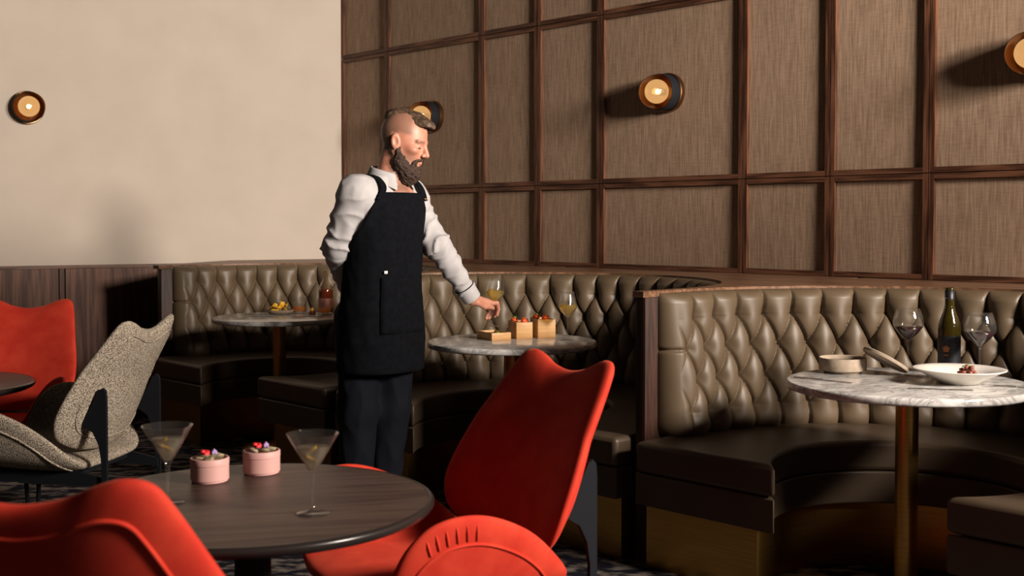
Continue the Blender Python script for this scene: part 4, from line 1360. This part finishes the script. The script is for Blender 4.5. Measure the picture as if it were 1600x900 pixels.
# collar: stand and two turned-down leaves
cc = W_(.088, -.006, 1.442)
V, F = [], []
nc = 44
tiltf = np.array((0, 0, 1.0)) + FB * .28; tiltf /= np.linalg.norm(tiltf)
for i in range(nc + 1):
    k = -1 + 2 * i / nc                      # -1..1 round the back
    a = PI + k * R(152)                      # 0 = front
    dirv = math.cos(a) * FB + math.sin(a) * LB
    fr = abs(k) ** 3
    drop = .030 * fr
    base = cc + np.array((0, 0, -.014 * math.cos(a) - .012 * fr))
    prof = [(.066, -.012), (.067, .020), (.070, .036), (.078, .036), (.088, .012 - drop * .4), (.098 + .016 * fr, -.008 - drop)]
    for r_, z in prof:
        V.append(base + dirv * r_ + np.array((0, 0, z)))
m_ = 6
for i in range(nc):
    for j in range(m_ - 1):
        F.append((i * m_ + j, i * m_ + j + 1, (i + 1) * m_ + j + 1, (i + 1) * m_ + j))
co = wmesh('collar', np.array(V), F, 'shirt'); sd = co.modifiers.new('thick', 'SOLIDIFY'); sd.thickness = .0035
ss = co.modifiers.new('smooth', 'SUBSURF'); ss.levels = 1; ss.render_levels = 1
# trousers and shoes
def trouser_sdf(P):
    d = torso_sdf(P, .74, .98, -.006)
    for L3 in (LEGR, LEGL):
        d = smin(d, cone(P, L3[0], L3[1], .100, .080), .03)
        d = smin(d, cone(P, L3[1], L3[2], .079, .066), .03)
    return smax(d, .045 - P[:, 2], .004)
v, f = surface_nets(trouser_sdf, P0 + np.array((-.22, -.24, .03)), P0 + np.array((.28, .26, 1.0)), .009)
v = displace(v, f, lambda p: .006 * (1 - abs(mnoise.noise(Vector((p[0] * 16, p[1] * 16, p[2] * 7))) * 2)) - .003)
wmesh('trousers', v, f, 'trousers')
for L3 in (LEGR, LEGL):
    a = L3[2].copy(); a[2] = .04
    toe = a + FB * .17
    def shoe(P, a=a, toe=toe):
        d = smin(cone(P, a - FB * .05, a + FB * .06, .044, .044), cone(P, a + FB * .05, toe, .045, .034), .03)
        d = smin(d, cone(P, a, a + np.array((0, 0, .05)), .044, .040), .03)
        return smax(d, .0 - P[:, 2] + .001, .004)
    v, f = surface_nets(shoe, a + np.array((-.20, -.20, -.06)), a + np.array((.25, .20, .12)), .009)
    wmesh('shoe', v, f, 'leather_shoe')
# apron
def apron_pt(th, z, off):
    cx, cy, a, b = section(z)
    a += off; b += off
    c, s = math.cos(th), math.sin(th)
    kk = (abs(s) ** 2.3 + abs(c) ** 2.3) ** (-1 / 2.3)
    return P0 + np.array((cx, cy, z)) + LB * (a * s * kk) + FB * (b * c * kk)
def half_angle(z):
    return R(np.interp(z, [.60, 1.08, 1.13, 1.20, 1.28, 1.34, 1.375], [112, 112, 106, 80, 58, 48, 45]))
V, F = [], []
zs_ = [0.637 + (1.375 - .637) * i / 60 for i in range(61)]; na = 48
for z in zs_:
    H = half_angle(z)
    for j in range(na + 1):
        th = -H + 2 * H * j / na
        flare = .010 * max(0, (.95 - z) / .3)
        p = apron_pt(th, z, .017 + flare)
        wv = Vector((th * 2.2, z * 5, 1.3))
        crease = .006 * mnoise.noise(wv) + .004 * (1 - abs(mnoise.noise(Vector((th * 3.1, z * 9 + th * 2, 5.0)))) * 2.5) * (1 if z > .75 else .4)
        nrm = (p - (P0 + np.array((section(z)[0], section(z)[1], z)))); nrm /= np.linalg.norm(nrm)
        V.append(p + nrm * crease)
for i in range(60):
    for j in range(na):
        q_ = i * (na + 1) + j
        F.append((q_, q_ + 1, q_ + na + 2, q_ + na + 1))
apr = wmesh('apron', np.array(V), F, 'apron'); sd = apr.modifiers.new('thick', 'SOLIDIFY'); sd.thickness = .004; sd.offset = 1
def apron_patch(name, t0, t1, z0, z1, off, m, nt=10, nz=10):
    V, F = [], []
    for i in range(nz + 1):
        for j in range(nt + 1):
            z = z0 + (z1 - z0) * i / nz
            V.append(apron_pt(t0 + (t1 - t0) * j / nt, z, off + .010 * max(0, (.95 - z) / .3)))
    for i in range(nz):
        for j in range(nt):
            q_ = i * (nt + 1) + j; F.append((q_, q_ + 1, q_ + nt + 2, q_ + nt + 1))
    o = wmesh(name, np.array(V), F, m, apr); sd = o.modifiers.new('thick', 'SOLIDIFY'); sd.thickness = .003; sd.offset = 1
    return o
apron_patch('pocket', R(-40), R(38), .80, 1.03, .024, 'apron')
apron_patch('label_tag', R(-37), R(-32.5), 1.045, 1.057, .0275, 'white_tag', 2, 2)
def ribbon(name, pts, wid, wdir, m):
    V, F = [], []
    for p, wd in zip(pts, wdir):
        wd = np.array(wd, float); wd /= np.linalg.norm(wd)
        V += [p - wd * wid / 2, p + wd * wid / 2]
    for i in range(len(pts) - 1): F.append((2 * i, 2 * i + 1, 2 * i + 3, 2 * i + 2))
    o = wmesh(name, np.array(V), F, m, apr); sd = o.modifiers.new('thick', 'SOLIDIFY'); sd.thickness = .005; sd.offset = 0
    return o
for s in (-1, 1):
    cx, cy = .069, 0.0
    ctr = P0 + np.array((cx, cy, 0))
    key = [apron_pt(s * R(42), 1.345, .021), ctr + LB * (s * .118) + FB * .100 + np.array((0, 0, 1.392)), ctr + LB * (s * .112) + FB * .070 + np.array((0, 0, 1.427)),
           ctr + LB * (s * .105) + FB * .025 + np.array((0, 0, 1.446)), ctr + LB * (s * .098) - FB * .03 + np.array((0, 0, 1.443)), ctr + LB * (s * .085) - FB * .085 + np.array((0, 0, 1.405)), ctr + LB * (s * .06) - FB * .118 + np.array((0, 0, 1.34))]
    pts = spline(key, 30, False)
    ribbon('strap', pts, .034, [LB] * len(pts), 'apron')
for k in range(2):
    p = apron_pt(R(36 + 8 * k), 1.352, .028)
    sv, sf = blob_geo(tuple(p - P0), .0048, 0, 0, 1, 1)
    mesh_obj('stud', sv, sf, 'brass', apr)
